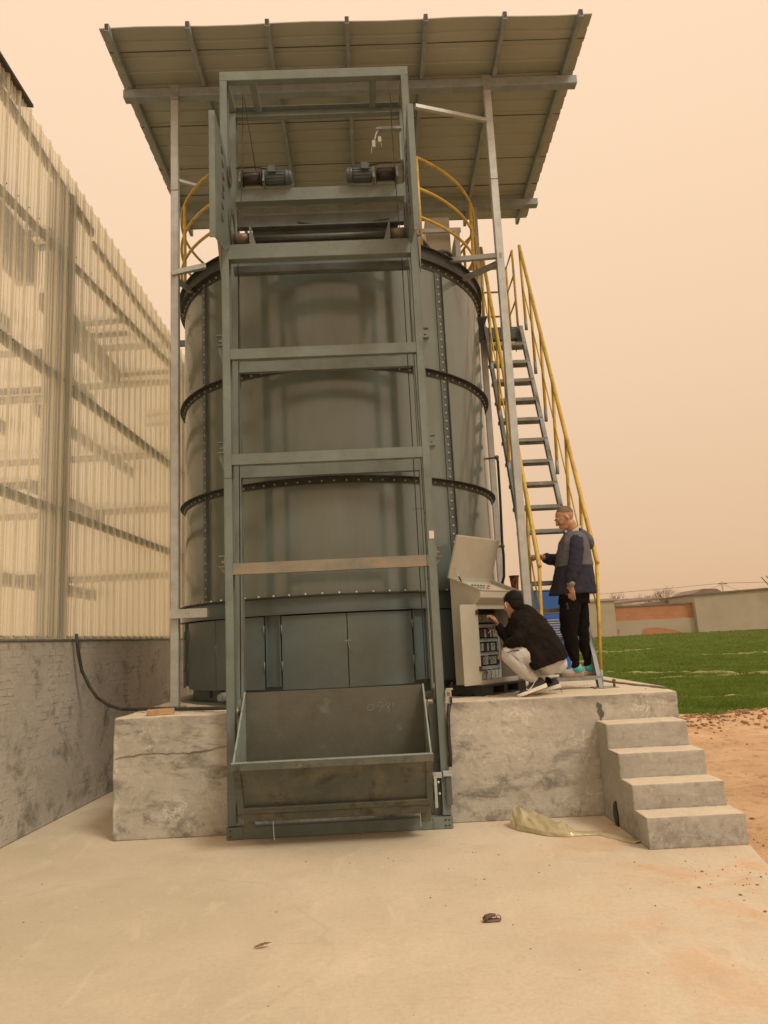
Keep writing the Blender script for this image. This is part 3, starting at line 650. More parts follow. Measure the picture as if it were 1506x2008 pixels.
# skirt: inner wall, header band, eight pilasters, eight pairs of doors
MB().lathe((TX, TY), [(TR-.14, PZ+.1), (TR-.12, PZ+.1), (TR-.12, Z4-.17), (TR-.14, Z4-.17)], n=120).build('skirt_wall', 'black', tank)
MB().lathe((TX, TY), [(TR-.03, Z4-.165), (TR+.012, Z4-.165), (TR+.012, Z4-.012), (TR-.03, Z4-.012)], n=120).lathe((TX, TY), [(TR-.02, Z4-.172), (TF, Z4-.172), (TF, Z4-.165), (TR-.02, Z4-.165)], n=120).build('header_band', 'door', tank)
for i in range(8):
    d = -109.5+45*i+(-1)**i*0
    r0, r1 = TR-.08, TR+.03
    MB().prism([tp(r0, d-2.4, 0)+V((0,0,PZ+.17)), tp(r1-.035, d-2.4, PZ+.17), tp(r1-.035, d+2.4, PZ+.17), tp(r0, d+2.4, PZ+.17)], (0,0,Z4-.175-PZ-.17)).prism([tp(r1-.034, d-2.4, PZ+.17), tp(r1, d-2.4, PZ+.17), tp(r1, d-2.1, PZ+.17), tp(r1-.034, d-2.1, PZ+.17)], (0,0,Z4-.175-PZ-.17)).prism([tp(r1-.034, d+2.1, PZ+.17), tp(r1, d+2.1, PZ+.17), tp(r1, d+2.4, PZ+.17), tp(r1-.034, d+2.4, PZ+.17)], (0,0,Z4-.175-PZ-.17)).build('pilaster', 'door', tank)
    for j, (a0, a1) in enumerate(((d+2.9, d+22.35), (d+22.6, d+42.1))):
        sag = .006*(rng.random()-.5)
        leaf = MB().lathe((TX, TY), [(TR+.022, PZ+.145+sag), (TR+.027, PZ+.145+sag), (TR+.027, Z4-.185+sag), (TR+.022, Z4-.185+sag)], math.radians(a0), math.radians(a1), n=14).build('door', 'door', tank)
        ah = a0 if j == 0 else a1
        for z in (PZ+.32, Z4-.36): MB().cyl(tp(TR+.034, ah, z), tp(TR+.034, ah, z+.09), .008, 8).build('hinge', 'paint', leaf)
    for z in (1.60,):
        q = tp(TR+.03, d+22.5, z); tdir = (tp(1, d+112.5, 0)-tp(0, d+112.5, 0)).normalized()
        MB().bar(q-tdir*.03, q+tdir*.035, .006, .006).bar(q+V((0,0,-.012))-tdir*.02, q+V((0,0,.015))+tdir*.02, .006, .006).tube([q, q+tdir*.01+V((0,0,-.06)), q+tdir*.04+V((0,0,-.12))], .003, 6).build('wire_latch', 'galv_d', tank)
# three shell courses
for za, zb in ((Z4, Z3), (Z3, Z2), (Z2, Z1)):
    MB().lathe((TX, TY), [(TR-.006, za), (TR, za), (TR, zb), (TR-.006, zb)], n=180).build('shell_course', 'enamel', tank)
def bolt_ring(mb, r, z, n, mi, down=False):
    for i in range(n):
        a = 360*i/n+.7
        if a > 25 and a < 155: continue
        q = tp(r, a, z); mb.dome(q, q-tp(0, a, z), .011, .011, 6, mi)
for z in (Z3, Z2):
    mb = MB().lathe((TX, TY), [(TR+.001, z-.004), (TF, z-.004), (TF, z+.003), (TR+.001, z+.003)], n=180).lathe((TX, TY), [(TR+.001, z-.062), (TR+.010, z-.062), (TR+.010, z-.004), (TR+.001, z-.004)], n=180)
    bolt_ring(mb, TR+.010, z-.034, 96, 1); mb.build('flange_ring', ['rim', 'bolt'], tank)
mb = MB().lathe((TX, TY), [(TR+.001, Z1-.08), (TR+.010, Z1-.08), (TR+.010, Z1-.004), (TR+.001, Z1-.004)], n=180).lathe((TX, TY), [(TR+.001, Z1-.004), (TF, Z1-.004), (TF, Z1+.004), (TR+.001, Z1+.004)], n=180)
bolt_ring(mb, TR+.010, Z1-.042, 96, 1); mb.build('flange_ring', ['rim', 'bolt'], tank)
MB().lathe((TX, TY), [(TR+.02, Z1+.004), (TR+.028, Z1+.004), (TR+.028, Z1+.145), (TR+.02, Z1+.145)], n=180).lathe((TX, TY), [(TR+.02, Z1+.145), (TF+.012, Z1+.145), (TF+.012, Z1+.152), (TR+.02, Z1+.152)], n=180).build('top_curb', 'rim', tank)
mb = MB().lathe((TX, TY), [(TR+.001, Z4-.010), (TF, Z4-.010), (TF, Z4+.004), (TR+.001, Z4+.004)], n=180)
for i in range(72):
    a = 5*i+1
    if 25 < a < 155: continue
    mb.dome(tp(TF-.026, a, Z4+.004), (0,0,1), .013, .022, 6, 1)
mb.build('flange_ring', ['rim', 'bolt'], tank)
for d in (-138, -48.7, 42, 132):
    for za, zb in ((Z4+.03, Z3-.066), (Z3+.006, Z2-.066), (Z2+.006, Z1-.084)):
        w_ = 1.45
        mb = MB().prism([tp(TR+.001, d-w_, za), tp(TR+.010, d-w_, za), tp(TR+.010, d+w_, za), tp(TR+.001, d+w_, za)], (0,0,zb-za))
        mb.prism([tp(TR+.010, d+w_-.22, za), tp(TR+.034, d+w_-.22, za), tp(TR+.034, d+w_, za), tp(TR+.010, d+w_, za)], (0,0,zb-za))
        z = za+.04
        while z < zb-.02:
            q = tp(TR+.010, d-.15, z); mb.dome(q, q-tp(0, d-.15, z), .013, .012, 6, 1); z += .088
        mb.build('seam_strip', ['paint_d', 'bolt'], tank)
# lifting eyes, roof, hatch dome, drive housing
q = tp(TR+.06, -160, Z1-.12); MB().tube([q+V((math.cos(a)*.028, 0, math.sin(a)*.028)) for a in [2*PI*i/10 for i in range(10)]], .006, 6, closed=True).build('lifting_eye', 'galv_d', tank)
MB().lathe((TX, TY), [(TR+.01, Z1+.10), (1.2, Z1+.22), (.3, Z1+.30), (.001, Z1+.30), (.001, Z1+.27), (.3, Z1+.27), (1.2, Z1+.18), (TR+.01, Z1+.07)], n=64).build('roof', 'cabinet', tank)
MB().ell((-1.60, 8.65, 5.86), [(.36, 0, 0), (0, .36, 0), (0, 0, .36)], 28, 16).build('hatch_dome', 'cabinet', tank)
mb = MB().bx(.86, 1.16, 8.45, 8.95, 5.75, 6.72); mb.build('drive_housing', 'cabinet', tank, bevel=.01)
mb = MB().bx(.70, 1.28, 8.34, 8.38, 6.46, 6.51).bx(1.20, 1.26, 8.34, 8.38, 5.8, 6.46).bx(.70, .76, 8.34, 8.38, 5.8, 6.46).bar((1.245, 8.39, 6.47), (1.245, 9.0, 6.47), .05, .05); mb.build('housing_frame', 'galv', tank)
# guard rail
RG = 1.90
rail = MB(); 
def arc(r, z, d0, d1, n=60): return [tp(r, d0+(d1-d0)*i/n, z) for i in range(n+1)]
rail = MB().tube(arc(RG, 6.90, -56, 234, 110), .017, 8); rail.build('top_rail', 'yellow', tank)
for z in (6.52, 6.17): MB().tube(arc(RG, z, -56, 234, 110), .017, 8).build('mid_rail', 'yellow', tank)
for d in (-56, -21, 14, 50, 86, 122, 158, 206, 234): MB().tube([tp(RG, d, Z1+.15), tp(RG, d, 6.90)], .019, 8).build('rail_post', 'yellow', tank)
mb = MB().tube([tp(1.80, -62+i*1.6, 5.90+.09*math.sin(i*.42)+.0) for i in range(24)], .026, 8).tube([tp(1.84, -64+i*1.7, 5.88+.06*math.sin(i*.5+1)) for i in range(22)], .022, 8); mb.build('cable_bundle', 'rubber', tank)

# ================================================================== canopy
cn = thing('canopy', 'wide cream metal roof on galvanised posts sheltering the tank', 'canopy', (.0, 8.7, PZ))
ZA, ZB, YA, YB = 8.045, 7.86, 6.86, 10.42
def cz(y): return ZA+(ZB-ZA)*(y-YA)/(YB-YA)
XL, XR = -2.60, 2.62
mb = MB(); y = YA; prof = []
while y < YB-.01:
    for dy, dz in ((0, 0), (.155, 0), (.165, .016), (.185, .016), (.195, 0)): prof.append((y+dy, cz(y+dy)+dz))
    y += .1985
vs = []; fs = []
NX = 14; wob = [[.012*math.sin(i*1.9+j*.01) for i in range(NX+1)] for j in range(len(prof))]
for j, (yy, zz) in enumerate(prof):
    for i in range(NX+1):
        x = XL+(XR-XL)*i/NX; vs.append((x+.006*math.sin(yy*31), yy, zz+(.010*math.sin(i*PI/2.33) if j < 6 else .002*math.sin(i*2.2+yy*3))))
n1 = NX+1
for j in range(len(prof)-1):
    for i in range(NX): fs.append((j*n1+i, j*n1+i+1, (j+1)*n1+i+1, (j+1)*n1+i))
mb.add(vs, fs); rs_ = mb.build('roof_sheet', 'sheet', cn); sol = rs_.modifiers.new('thickness', 'SOLIDIFY'); sol.thickness = .012; sol.offset = 1
for yy in (7.16, 8.28, 9.06, 9.62): MB().bar((XL+.004, yy, cz(yy)-.004), (XR-.004, yy, cz(yy)-.004), .007, .006).build('lap_gap_shade', 'seam_shade', cn)  # dark bars stand in for the shadow gap between lapped sheets
PX = [-2.50, -1.665, -.835, 0.0, .83, 1.665, 2.47]
for x in PX:
    f = MB(); y0, y1 = YA-.075, YB+.03
    f.bar((x, y0, cz(y0)-.052), (x, y1, cz(y1)-.052), .045, .095); pu = f.build('purlin', 'galv_c', cn, bevel=.003)
    MB().bx(x-.018, x+.018, y0-.002, y0, cz(y0)-.095, cz(y0)-.012).build('open_end', 'seam_shade', pu)  # dark plate painted as the shade in the purlin's hollow end
zb_ = cz(7.6)-.105
MB().bx(-2.58, 2.62, 7.55, 7.66, zb_-.105, zb_).build('beam', 'galv_c', cn, bevel=.004)
zb2 = cz(9.86)-.10
MB().bx(-2.43, 2.65, 9.80, 9.91, zb2-.10, zb2).build('beam', 'galv_c', cn, bevel=.004)
mb = MB()
for x in (-2.0, 1.575): MB().bx(x-.055, x+.055, 7.543, 7.5492, zb_-.11, zb_+.03).bx(x-.045, x+.045, 7.5493, 7.556, zb_-.15, zb_-.106).build('joint_plate', 'galv_d', cn)
for x, y_, zt in ((-2.0, 7.6, zb_-.106), (1.575, 7.6, zb_-.106), (-1.86, 9.855, zb2-.101), (1.715, 9.855, zb2-.101)):
    po = MB().bx(x-.042, x+.042, y_-.042, y_+.042, PZ+.012, zt).build('post', 'galv', cn, bevel=.006)
    MB().bx(x-.042, x+.042, y_-.0435, y_-.0422, 6.62, 6.63).bx(x-.0435, x-.0422, y_-.042, y_+.042, 4.9, 4.908).build('weld_seam', 'rust', po)
    MB().bx(x-.09, x+.09, y_-.09, y_+.09, PZ, PZ+.012).build('foot_plate', 'galv_d', po)
def brace(p, q, w=.05, m='galv'): MB().bar(p, q, w, w).build('brace', m, cn, bevel=.003)
brace((-2.03, 7.55, 5.62), (-1.67, 7.62, 5.735), .055); brace((-2.0, 7.66, 5.60), (-1.93, 8.05, 5.66), .05, 'galv_d')
brace((1.60, 7.57, 5.70), (1.00, 7.90, 5.84), .055); brace((1.56, 7.65, 5.65), (1.22, 8.00, 5.66), .055, 'galv_d')
brace((-1.965, 7.60, 6.765), (-1.80, 7.72, 6.78), .035)
brace((.70, 7.20, 7.285), (1.53, 7.56, 7.36), .045)
mb = MB().bx(-2.03, -1.655, 7.49, 7.555, 1.895, 1.985)
for x in (-1.87, -1.84): mb.bx(x-.004, x+.004, 7.4885, 7.4905, 1.935, 1.945, mi=1)
mb.build('tank_bracket', ['galv', 'black'], cn, bevel=.003)

# ================================================================== skip hoist
H0, H1 = 6.60, 7.12            # front and rear frame planes
LX0, LX1 = -1.300, .588        # outer faces
ZT = 7.27
ho = thing('skip_hoist', 'tall grey green steel hoist frame with cross bars standing before the tank', 'hoist', (-.356, 6.85, 0))
def chan(name, x0, x1, y0, y1, z0, z1, open_dir, m='paint', t=.007, parent=ho):
    """upright channel: web + two flanges, open towards open_dir ('+x','-x')"""
    mb = MB(); 
    if open_dir == '+x': mb.bx(x0, x0+t, y0, y1, z0, z1).bx(x0+t, x1, y0, y0+t, z0, z1).bx(x0+t, x1, y1-t, y1, z0, z1)
    else: mb.bx(x1-t, x1, y0, y1, z0, z1).bx(x0, x1-t, y0, y0+t, z0, z1).bx(x0, x1-t, y1-t, y1, z0, z1)
    return mb.build(name, m, parent, bevel=.002)
fc_l = chan('front_column', LX0, LX0+.072, H0, H0+.10, .105, ZT-.101, '+x'); fc_r = chan('front_column', LX1-.072, LX1, H0, H0+.10, .105, ZT-.101, '-x')
rc_l = chan('rear_column', LX0+.005, LX0+.075, H1-.05, H1+.05, PZ+.02, ZT-.101, '+x'); rc_r = chan('rear_column', LX1-.075, LX1-.005, H1-.05, H1+.05, PZ+.02, ZT-.101, '-x')
MB().bx(LX0-.004, LX0+.077, H0-.004, H0+.02, 3.1, 3.102).build('weld_seam', 'rust', fc_l)
def hbeam(name, y0, y1, z0, z1, m='paint', x0=LX0, x1=LX1, t=.007, face='front'):
    """horizontal channel, web at the front"""
    mb = MB()
    if face == 'front': mb.bx(x0, x1, y0, y0+t, z0, z1).bx(x0, x1, y0+t, y1, z0, z0+t).bx(x0, x1, y0+t, y1, z1-t, z1)
    else: mb.bx(x0, x1, y1-t, y1, z0, z1).bx(x0, x1, y0, y1-t, z0, z0+t).bx(x0, x1, y0, y1-t, z1-t, z1)
    return mb.build(name, m, ho, bevel=.002)
hbeam('top_beam', H0, H0+.07, ZT-.10, ZT); hbeam('top_beam', H1-.02, H1+.05, ZT-.12, ZT-.001, face='back')
xi0, xi1 = LX0+.073, LX1-.073
for x0, x1 in ((LX0, LX0+.072), (LX1-.072, LX1), (-1.02, -.95), (.20, .27)):
    MB().bx(x0, x1, H0+.071, H1-.021, ZT-.07, ZT-.062).bx(x0, x0+.007, H0+.071, H1-.021, ZT-.062, ZT-.002).bx(x1-.007, x1, H0+.071, H1-.021, ZT-.062, ZT-.002).build('cross_link', 'paint', ho)
for z, m in ((4.285, 'paint'), (3.272, 'paint'), (2.27, 'paint_rust')):
    hbeam('crossbar', H0+.003, H0+.06, z-.05, z+.05, m, xi0-.001, xi1+.001)
for z in (4.34, 3.265): hbeam('crossbar', H1-.048, H1+.01, z-.06, z+.05, 'paint', xi0+.001, xi1-.001)
hbeam('head_beam', H0+.003, H0+.10, 5.245, 5.395, 'paint', xi0-.001, xi1+.001); hbeam('head_beam', H1-.04, H1+.03, 5.375, 5.475, 'paint', xi0+.001, xi1-.001)
hbeam('head_beam', H0+.22, H0+.30, 5.215, 5.285, 'paint_d', xi0+.001, xi1-.001)
MB().bx(-1.03, .42, H0+.22, H0+.228, 5.52, 5.66).bx(-1.03, .42, H0+.13, H0+.22, 5.645, 5.66).build('guard_sheet', 'paint_d', ho, bevel=.002)
hbeam('motor_beam', H0+.36, H0+.46, 6.07, 6.21, 'paint', xi0+.001, xi1-.001); hbeam('motor_beam', H1-.04, H1+.04, 5.86, 5.98, 'paint_d', xi0+.001, xi1-.001)
MB().bx(xi0, xi1, H0+.47, H1-.05, 6.18, 6.186).build('motor_deck', 'paint_d', ho)
MB().tube([(-.6, 7.03, 5.86), (-.3, 7.02, 5.80), (.0, 7.02, 5.80), (.35, 7.03, 5.87)], .012, 6).build('sagging_cable', 'rubber', ho)
# base frame on the yard
mb = MB().bx(LX0-.004, LX1+.004, H0-.02, H0-.012, .004, .098).bx(LX0-.004, LX1+.004, H0-.012, H0+.08, .004, .012).bx(LX0-.004, LX1+.004, H0-.012, H0+.08, .088, .096)
mb.build('base_beam', 'paint', ho, bevel=.002)
for x0, x1, xb in ((LX0-.006, LX0+.13, (LX0+.025,)), (LX1-.16, LX1+.006, (LX1-.025, LX1-.055))):
    mb = MB().bx(x0, x1, H0-.026, H0-.0205, .006, .10)
    for x in xb:
        for z in (.03, .075): mb.dome((x, H0-.026, z), (0,-1,0), .009, .008, 6, 1)
    mb.build('gusset_plate', ['paint', 'seam_shade'], ho)
# tilting guides at the head: side plate, front flange, slotted quadrants and painted notch shade
for sx_ in (-1, 1):
    xp = -1.224 if sx_ < 0 else .505
    zt, zl = 6.32, 5.09
    yf = 5.94
    pts = [(xp, yf+.006, zt), (xp, 6.25, zt-.04), (xp, 6.46, zt-.10), (xp, 6.60, 6.10), (xp, 6.70, 5.90), (xp, 6.72, 5.60), (xp, 6.66, 5.40), (xp, 6.36, 5.20), (xp, yf+.006, zl)]
    pt_ = MB().prism(pts, (.007, 0, 0)).build('guide_plate', 'paint', ho)
    xf = (xp-.045, xp+.007) if sx_ < 0 else (xp, xp+.055)
    MB().bx(xf[0], xf[1], yf-.002, yf+.0055, zl, zt).build('flange', 'paint', pt_, bevel=.002)
    for k, z in enumerate((6.14, 6.02, 5.90, 5.79, 5.70, 5.58, 5.44)):
        xq = xp+.0075 if sx_ < 0 else xp-.0065
        yq = 6.22+.05*math.sin(k*.6)
        MB().prism([(xq, yq, z+.03), (xq, yq+.085, z), (xq, yq, z-.035)], (.006, 0, 0)).build('stiffener', 'seam_shade', pt_)  # thin dark triangles stand in for shaded openings in the plate
    xin = LX0+.073 if sx_ < 0 else LX1-.083
    # quadrant plates seen inside the columns
    quad = []
    for k in range(13):
        a = math.radians(-80+k*13); quad.append((6.78+.20*math.cos(a), 6.05+.20*math.sin(a)))
    xin = xp+.012 if sx_ < 0 else xp-.024
    for (yc, zc, r) in ((6.70, 5.62, .15), (6.58, 6.10, .085)):
        ring = [(yc+r*math.cos(2*PI*k/24), zc+r*math.sin(2*PI*k/24)*1.3) for k in range(24)]; inn = [(yc+(r-.045)*math.cos(2*PI*k/24), zc+(r-.045)*math.sin(2*PI*k/24)*1.3) for k in range(24)]
        mb = MB()
        for k in range(24):
            k2 = (k+1) % 24
            mb.prism([(xin, *ring[k]), (xin, *ring[k2]), (xin, *inn[k2]), (xin, *inn[k])], (.012, 0, 0))
        mb.build('tilt_quadrant', 'paint_d', ho)
    x0 = LX0-.035 if sx_ < 0 else LX1+.002
    mb = MB().prism([(x0, 6.59, 5.42), (x0+.035, 6.59, 5.42), (x0+.035, 6.66, 5.42), (x0, 6.66, 5.42)], (0,0,.012))
    xs_ = (x0, x0+.033); mb.prism([(xs_[0], 6.60, 5.42), (xs_[1], 6.60, 5.42), (xs_[1] if sx_ < 0 else xs_[0]+.012, 6.60, 5.05)], (0, .05, 0)); mb.build('bearing_bracket', 'paint_rust', ho)
# stop brackets on the outer faces
for sx_, zz in ((-1, (4.43, 3.39, 2.345)), (1, (4.43, 3.38, 2.35))):
    for z in zz:
        xa = LX0 if sx_ < 0 else LX1; xb = xa+sx_*.055
        mb = MB().bx(xa, xb, 6.605, 6.66, z+.045, z+.052).bx(xa, xb, 6.605, 6.66, z-.052, z-.045).bx(xa, xa+sx_*.006, 6.606, 6.66, z-.044, z+.044).bx(xa+sx_*.006, xa+sx_*.03, 6.615, 6.655, z-.012, z+.004)
        mb.prism([(xa, 6.63, z-.053), (xb, 6.63, z-.053), (xa+sx_*.006, 6.63, z-.053-(.17 if z > 3 else .06))], (0, .006, 0)); mb.build('stop_bracket', 'paint_rust' if z < 2.4 else 'paint', ho)
# winch motors with cable drums
def winch(x0, sgn):
    y = 6.93; z = 6.30
    def X(d): return x0+sgn*d
    mo = MB().cyl((X(.30), y, z), (X(.50), y, z), .073, 24).cyl((X(.50), y, z), (X(.535), y, z), .078, 24).tube([(X(.535), y, z), (X(.56), y, z), (X(.575), y, z)], [.078, .072, .05], 24).build('winch_motor', 'motor', ho)
    mb = MB()
    for k in range(16):
        a = 2*PI*k/16; mb.bar((X(.31), y+.078*math.cos(a), z+.078*math.sin(a)), (X(.49), y+.078*math.cos(a), z+.078*math.sin(a)), .004, .018, (0, -math.sin(a), math.cos(a)))
    mb.build('cooling_fins', 'motor', mo)
    MB().bx(min(X(.33), X(.41)), max(X(.33), X(.41)), y-.115, y-.07, z+.0, z+.07).build('terminal_box', 'motor', mo, bevel=.004)
    MB().cyl((X(.07), y, z), (X(.25), y, z), .062, 20).cyl((X(.06), y, z), (X(.07), y, z), .082, 20).cyl((X(.25), y, z), (X(.26), y, z), .082, 20).tube([(X(.075+.0105*k/6), y+.064*math.cos(k*PI/3), z+.064*math.sin(k*PI/3)) for k in range(96)], .005, 5).build('cable_drum', 'drum', ho)
    for d in (.035, .275): MB().bx(min(X(d), X(d+.02)), max(X(d), X(d+.02)), y-.05, y+.05, 6.212, z+.06).prism([(X(d), y-.05, 6.212), (X(d), y-.10, 6.212), (X(d), y-.05, z)], (sgn*.02, 0, 0)).build('pillow_block', 'paint', ho)
    MB().tube([(X(.0), y-.02, z+.115), (X(.2), y-.02, z+.12), (X(.42), y, z+.09)], .010, 6).build('drive_chain_guard', 'drum', ho)
winch(LX0+.10, 1); winch(LX1-.10, -1)
# tipping rollers on the head beam
for xa, sg in ((LX0+.075, 1), (LX1-.075, -1)):
    y, z = 6.78, 5.55
    MB().cyl((xa, y, z), (xa+sg*.175, y, z), .055, 24).cyl((xa+sg*.05, y, z), (xa+sg*.058, y, z), .060, 24).build('tipping_roller', 'roller', ho)
    for d in (.0, .18):
        mb = MB().bx(min(xa+sg*d, xa+sg*(d+.014)), max(xa+sg*d, xa+sg*(d+.014)), y-.075, y-.02, z-.12, z+.09); mb.dome((xa+sg*(d+.007), y-.075, z+.065), (0,-1,0), .008, .008, 6, 1); mb.dome((xa+sg*(d+.007), y-.075, z-.07), (0,-1,0), .008, .008, 6, 1)
        if d: mb.prism([(xa+sg*.1945, y-.06, z-.12), (xa+sg*.1945, y-.06, z+.08), (xa+sg*.25, y-.06, z-.12)], (0, .01, 0))
        mb.build('roller_bearing', ['paint', 'bolt'], ho)
MB().cyl((LX0+.27, 6.78, 5.55), (LX1-.27, 6.78, 5.55), .028, 16).build('tipping_shaft', 'paint_d', ho)
# limit switches hanging from an arm at the top right
mb = MB().bx(.255, .515, 6.88, 6.93, 6.785, 6.812).bx(.30, .303, 6.876, 6.934, 6.78, 6.835).bx(.455, .458, 6.876, 6.934, 6.78, 6.835); ar = mb.build('switch_arm', 'galv_d', ho)
MB().prism([(.255, 6.90, 6.785), (.285, 6.90, 6.785), (.255, 6.90, 6.74)], (0, .004, 0)).bar((.255, 6.90, 6.76), (.235, 6.90, 6.68), .012, .012).bx(.205, .238, 6.88, 6.915, 6.585, 6.66, ).bx(.268, .30, 6.88, 6.915, 6.64, 6.70).tube([(.20, 6.90, 6.60), (.192, 6.90, 6.52)], .005, 6).tube([(.295, 6.90, 6.645), (.305, 6.90, 6.59)], .004, 6).build('limit_switch', 'galv', ar)
MB().bar((.50, 6.92, 6.78), (.50, 6.92, 6.45), .018, .018).build('switch_rod', 'galv_d', ho)
# hoist cables and guide chain
for nm, pts in (('hoist_cable', [(-1.10, 6.80, 7.19), (-1.12, 6.83, 6.36), (-1.175, 6.80, 5.3), (-1.21, 6.80, 1.10)]), ('hoist_cable', [(-1.10, 6.86, 7.19), (-.995, 6.90, 6.37)]), ('hoist_cable', [(.415, 6.86, 7.19), (.42, 6.88, 6.37), (.44, 6.80, 5.3), (.445, 6.78, 1.0), (.42, 6.55, .45)]), ('hoist_cable', [(-1.215, 6.80, 1.05), (-1.20, 6.60, .45)])):
    MB().tube(pts, .0045, 6).build(nm, 'drum', ho)
mb = MB().tube([(.497, H0+.02, 5.10), (.485, H0+.015, 4.7), (.50, H0+.01, 3.2), (.503, H0+.0, 1.2)], .004, 6)
for z in (3.1, 2.7, 2.1, 1.75): mb.bx(.50, .512, H0-.006, H0+.004, z, z+.01)
mb.bx(.40, .505, H0-.004, H0-.001, 2.738, 2.742); mb.build('signal_cable', 'rubber', ho)
# jockey pulleys and cross shaft at platform level
for x in (-1.215, .50):
    MB().lathe((0, 0), [(.03, -.012), (.085, -.012), (.075, 0), (.085, .012), (.03, .012)], n=24)
    mb = MB(); 
    for k in range(24):
        a0, a1 = 2*PI*k/24, 2*PI*(k+1)/24
        mb.prism([(x, 6.78+.03*math.cos(a0), 1.06+.03*math.sin(a0)), (x, 6.78+.085*math.cos(a0), 1.06+.085*math.sin(a0)), (x, 6.78+.085*math.cos(a1), 1.06+.085*math.sin(a1)), (x, 6.78+.03*math.cos(a1), 1.06+.03*math.sin(a1))], (.022, 0, 0))
    mb.build('pulley_wheel', 'roller', ho)
MB().cyl((-1.22, 6.80, 1.085), (.52, 6.80, 1.085), .036, 20).build('cross_shaft', 'galv_d', ho)
MB().tube([(-1.2, 6.66, .30), (-1.195, 6.60, .62)], .008, 6).build('track_rod', 'galv_d', ho)
# switch box and conduit on the right column
mb = MB().bx(.592, .645, 6.575, 6.62, 1.03, 1.135, 0).bx(.60, .66, 6.57, 6.60, 1.135, 1.15, 0).bx(.605, .632, 6.572, 6.575, 1.085, 1.118, 1).bx(.628, .648, 6.56, 6.574, 1.02, 1.08, 2)
mb.tube([(.645, 6.58, 1.15), (.655, 6.575, 1.20)], .004, 6, mi=2); mb.build('switch_box', ['galv', 'rust', 'rubber'], ho, bevel=.002)
MB().tube([(.625, 6.585, 1.02), (.606, 6.58, .93), (.60, 6.58, .75), (.605, 6.58, .60), (.598, 6.58, .50)], .017, 8).build('flexible_conduit', 'rubber', ho)
mb = MB().bx(.43, .515, 6.50, 6.53, .425, .47).bx(.53, .61, 6.555, 6.585, .425, .47).bx(.40, .44, 6.47, 6.50, .39, .44); mb.build('clamp_bar', 'galv', ho, bevel=.003)
MB().bx(.555, .60, 6.57, 6.585, .19, .424).build('cable_cover', 'paint_d', ho)
MB().bx(.45, .515, 6.66, 6.67, .10, 1.02).bx(.40, .53, 6.655, 6.662, .55, .60).build('side_plate', 'paint_d', ho)
MB().bx(.535, .578, H0-.0015, H0-.0005, 2.465, 2.535).build('paper_sticker', 'white', ho)

# ================================================================== skip bucket
bk = thing('skip_bucket', 'empty open loading bucket of scraped grey steel resting at the foot of the hoist', 'bucket', (-.365, 6.28, .2))
BX0, BX1 = -1.135, .405; t = .008
fy, fz = 5.99, .70; by, bz = 6.56, 1.195; ly, lz = 6.21, .285; ky, kz = 6.56, .40
MB().prism([(BX0, by, bz), (BX0, by, kz), (BX1, by, kz), (BX1, by, bz)], (0, t, 0)).build('back_wall', 'bucket_in', bk)
bx_in = MB().prism([(BX0+t, fy+.004, fz), (BX0+t, ly+.01, lz), (BX1-t, ly+.01, lz), (BX1-t, fy+.004, fz)], (0, t, 0)); bx_in.build('front_wall', 'bucket_out', bk)
MB().prism([(BX0+t, ly+.01, lz), (BX1-t, ly+.01, lz), (BX1-t, by-.001, kz-.14), (BX0+t, by-.001, kz-.14)], (0, 0, -t)).build('floor', 'bucket_in', bk)
for x, s_ in ((BX0, 1), (BX1-t, 1)):
    MB().prism([(x, fy, fz), (x, ly, lz), (x, by-.001, kz-.14), (x, by-.001, bz)], (t, 0, 0)).build('side_wall', 'rimlight', bk)
mb = MB().bar((BX0+.004, fy, fz+.004), (BX0+.004, by, bz+.004), .014, .012).bar((BX1-.004, fy, fz+.004), (BX1-.004, by, bz+.004), .014, .012).bx(BX0-.01, BX1+.01, fy-.035, fy+.015, fz+.002, fz+.010); mb.build('rim', 'rimlight', bk, bevel=.002)
mb = MB().bx(BX0-.01, BX1+.01, fy-.037, fy-.029, fz-.050, fz+.001)
def fr(x0, x1, z0, z1, off=.012):
    yy = lambda z: fy+(ly-fy)*(fz-z)/(fz-lz)
    return mb.prism([(x0, yy(z1)-off, z1), (x1, yy(z1)-off, z1), (x1, yy(z0)-off, z0), (x0, yy(z0)-off, z0)], (0, .010, 0)).prism([(x0, yy(z1)-off-.02, z1-.002), (x1, yy(z1)-off-.02, z1-.002), (x1, yy(z1)-off, z1-.002), (x0, yy(z1)-off, z1-.002)], (0, 0, -.008))
fr(BX0+.05, BX1-.045, lz, lz+.052)
for x0, x1 in ((BX0-.005, BX0+.05), (BX1-.045, BX1+.005)):
    yy = lambda z: fy+(ly-fy)*(fz-z)/(fz-lz)
    xq = .045 if x0 < -.5 else -.0
    mb.prism([(x0, yy(fz-.05)-.012, fz-.05), (x1, yy(fz-.05)-.012, fz-.05), (x1, yy(lz)-.012, lz), (x0, yy(lz)-.012, lz)], (0, .010, 0))
mb.build('front_frame', 'bucket_out', bk, bevel=.002)
mb = MB().prism([(BX0+.03, ly+.02, lz-.005), (BX0+.03, 6.27, .205), (BX0+.03, 6.54, .20), (BX0+.03, 6.56, .26)], (BX1-BX0-.06, 0, 0)); mb.build('belly_pan', 'bucket_out', bk, bevel=.01)
for x in (BX0+.02, BX1-.10):
    MB().prism([(x, 6.30, .30), (x+.09, 6.30, .30), (x+.09, 6.33, .125), (x, 6.33, .125)], (0, .012, 0)).build('foot_lug', 'bucket_out', bk, bevel=.003)
for x, z in ((BX0+.26, .055), (BX1-.10, .10)): MB().bar((x, 6.28, .26), (x+.005, 6.30, z), .006, .010).build('scraper_rod', 'galv', bk)
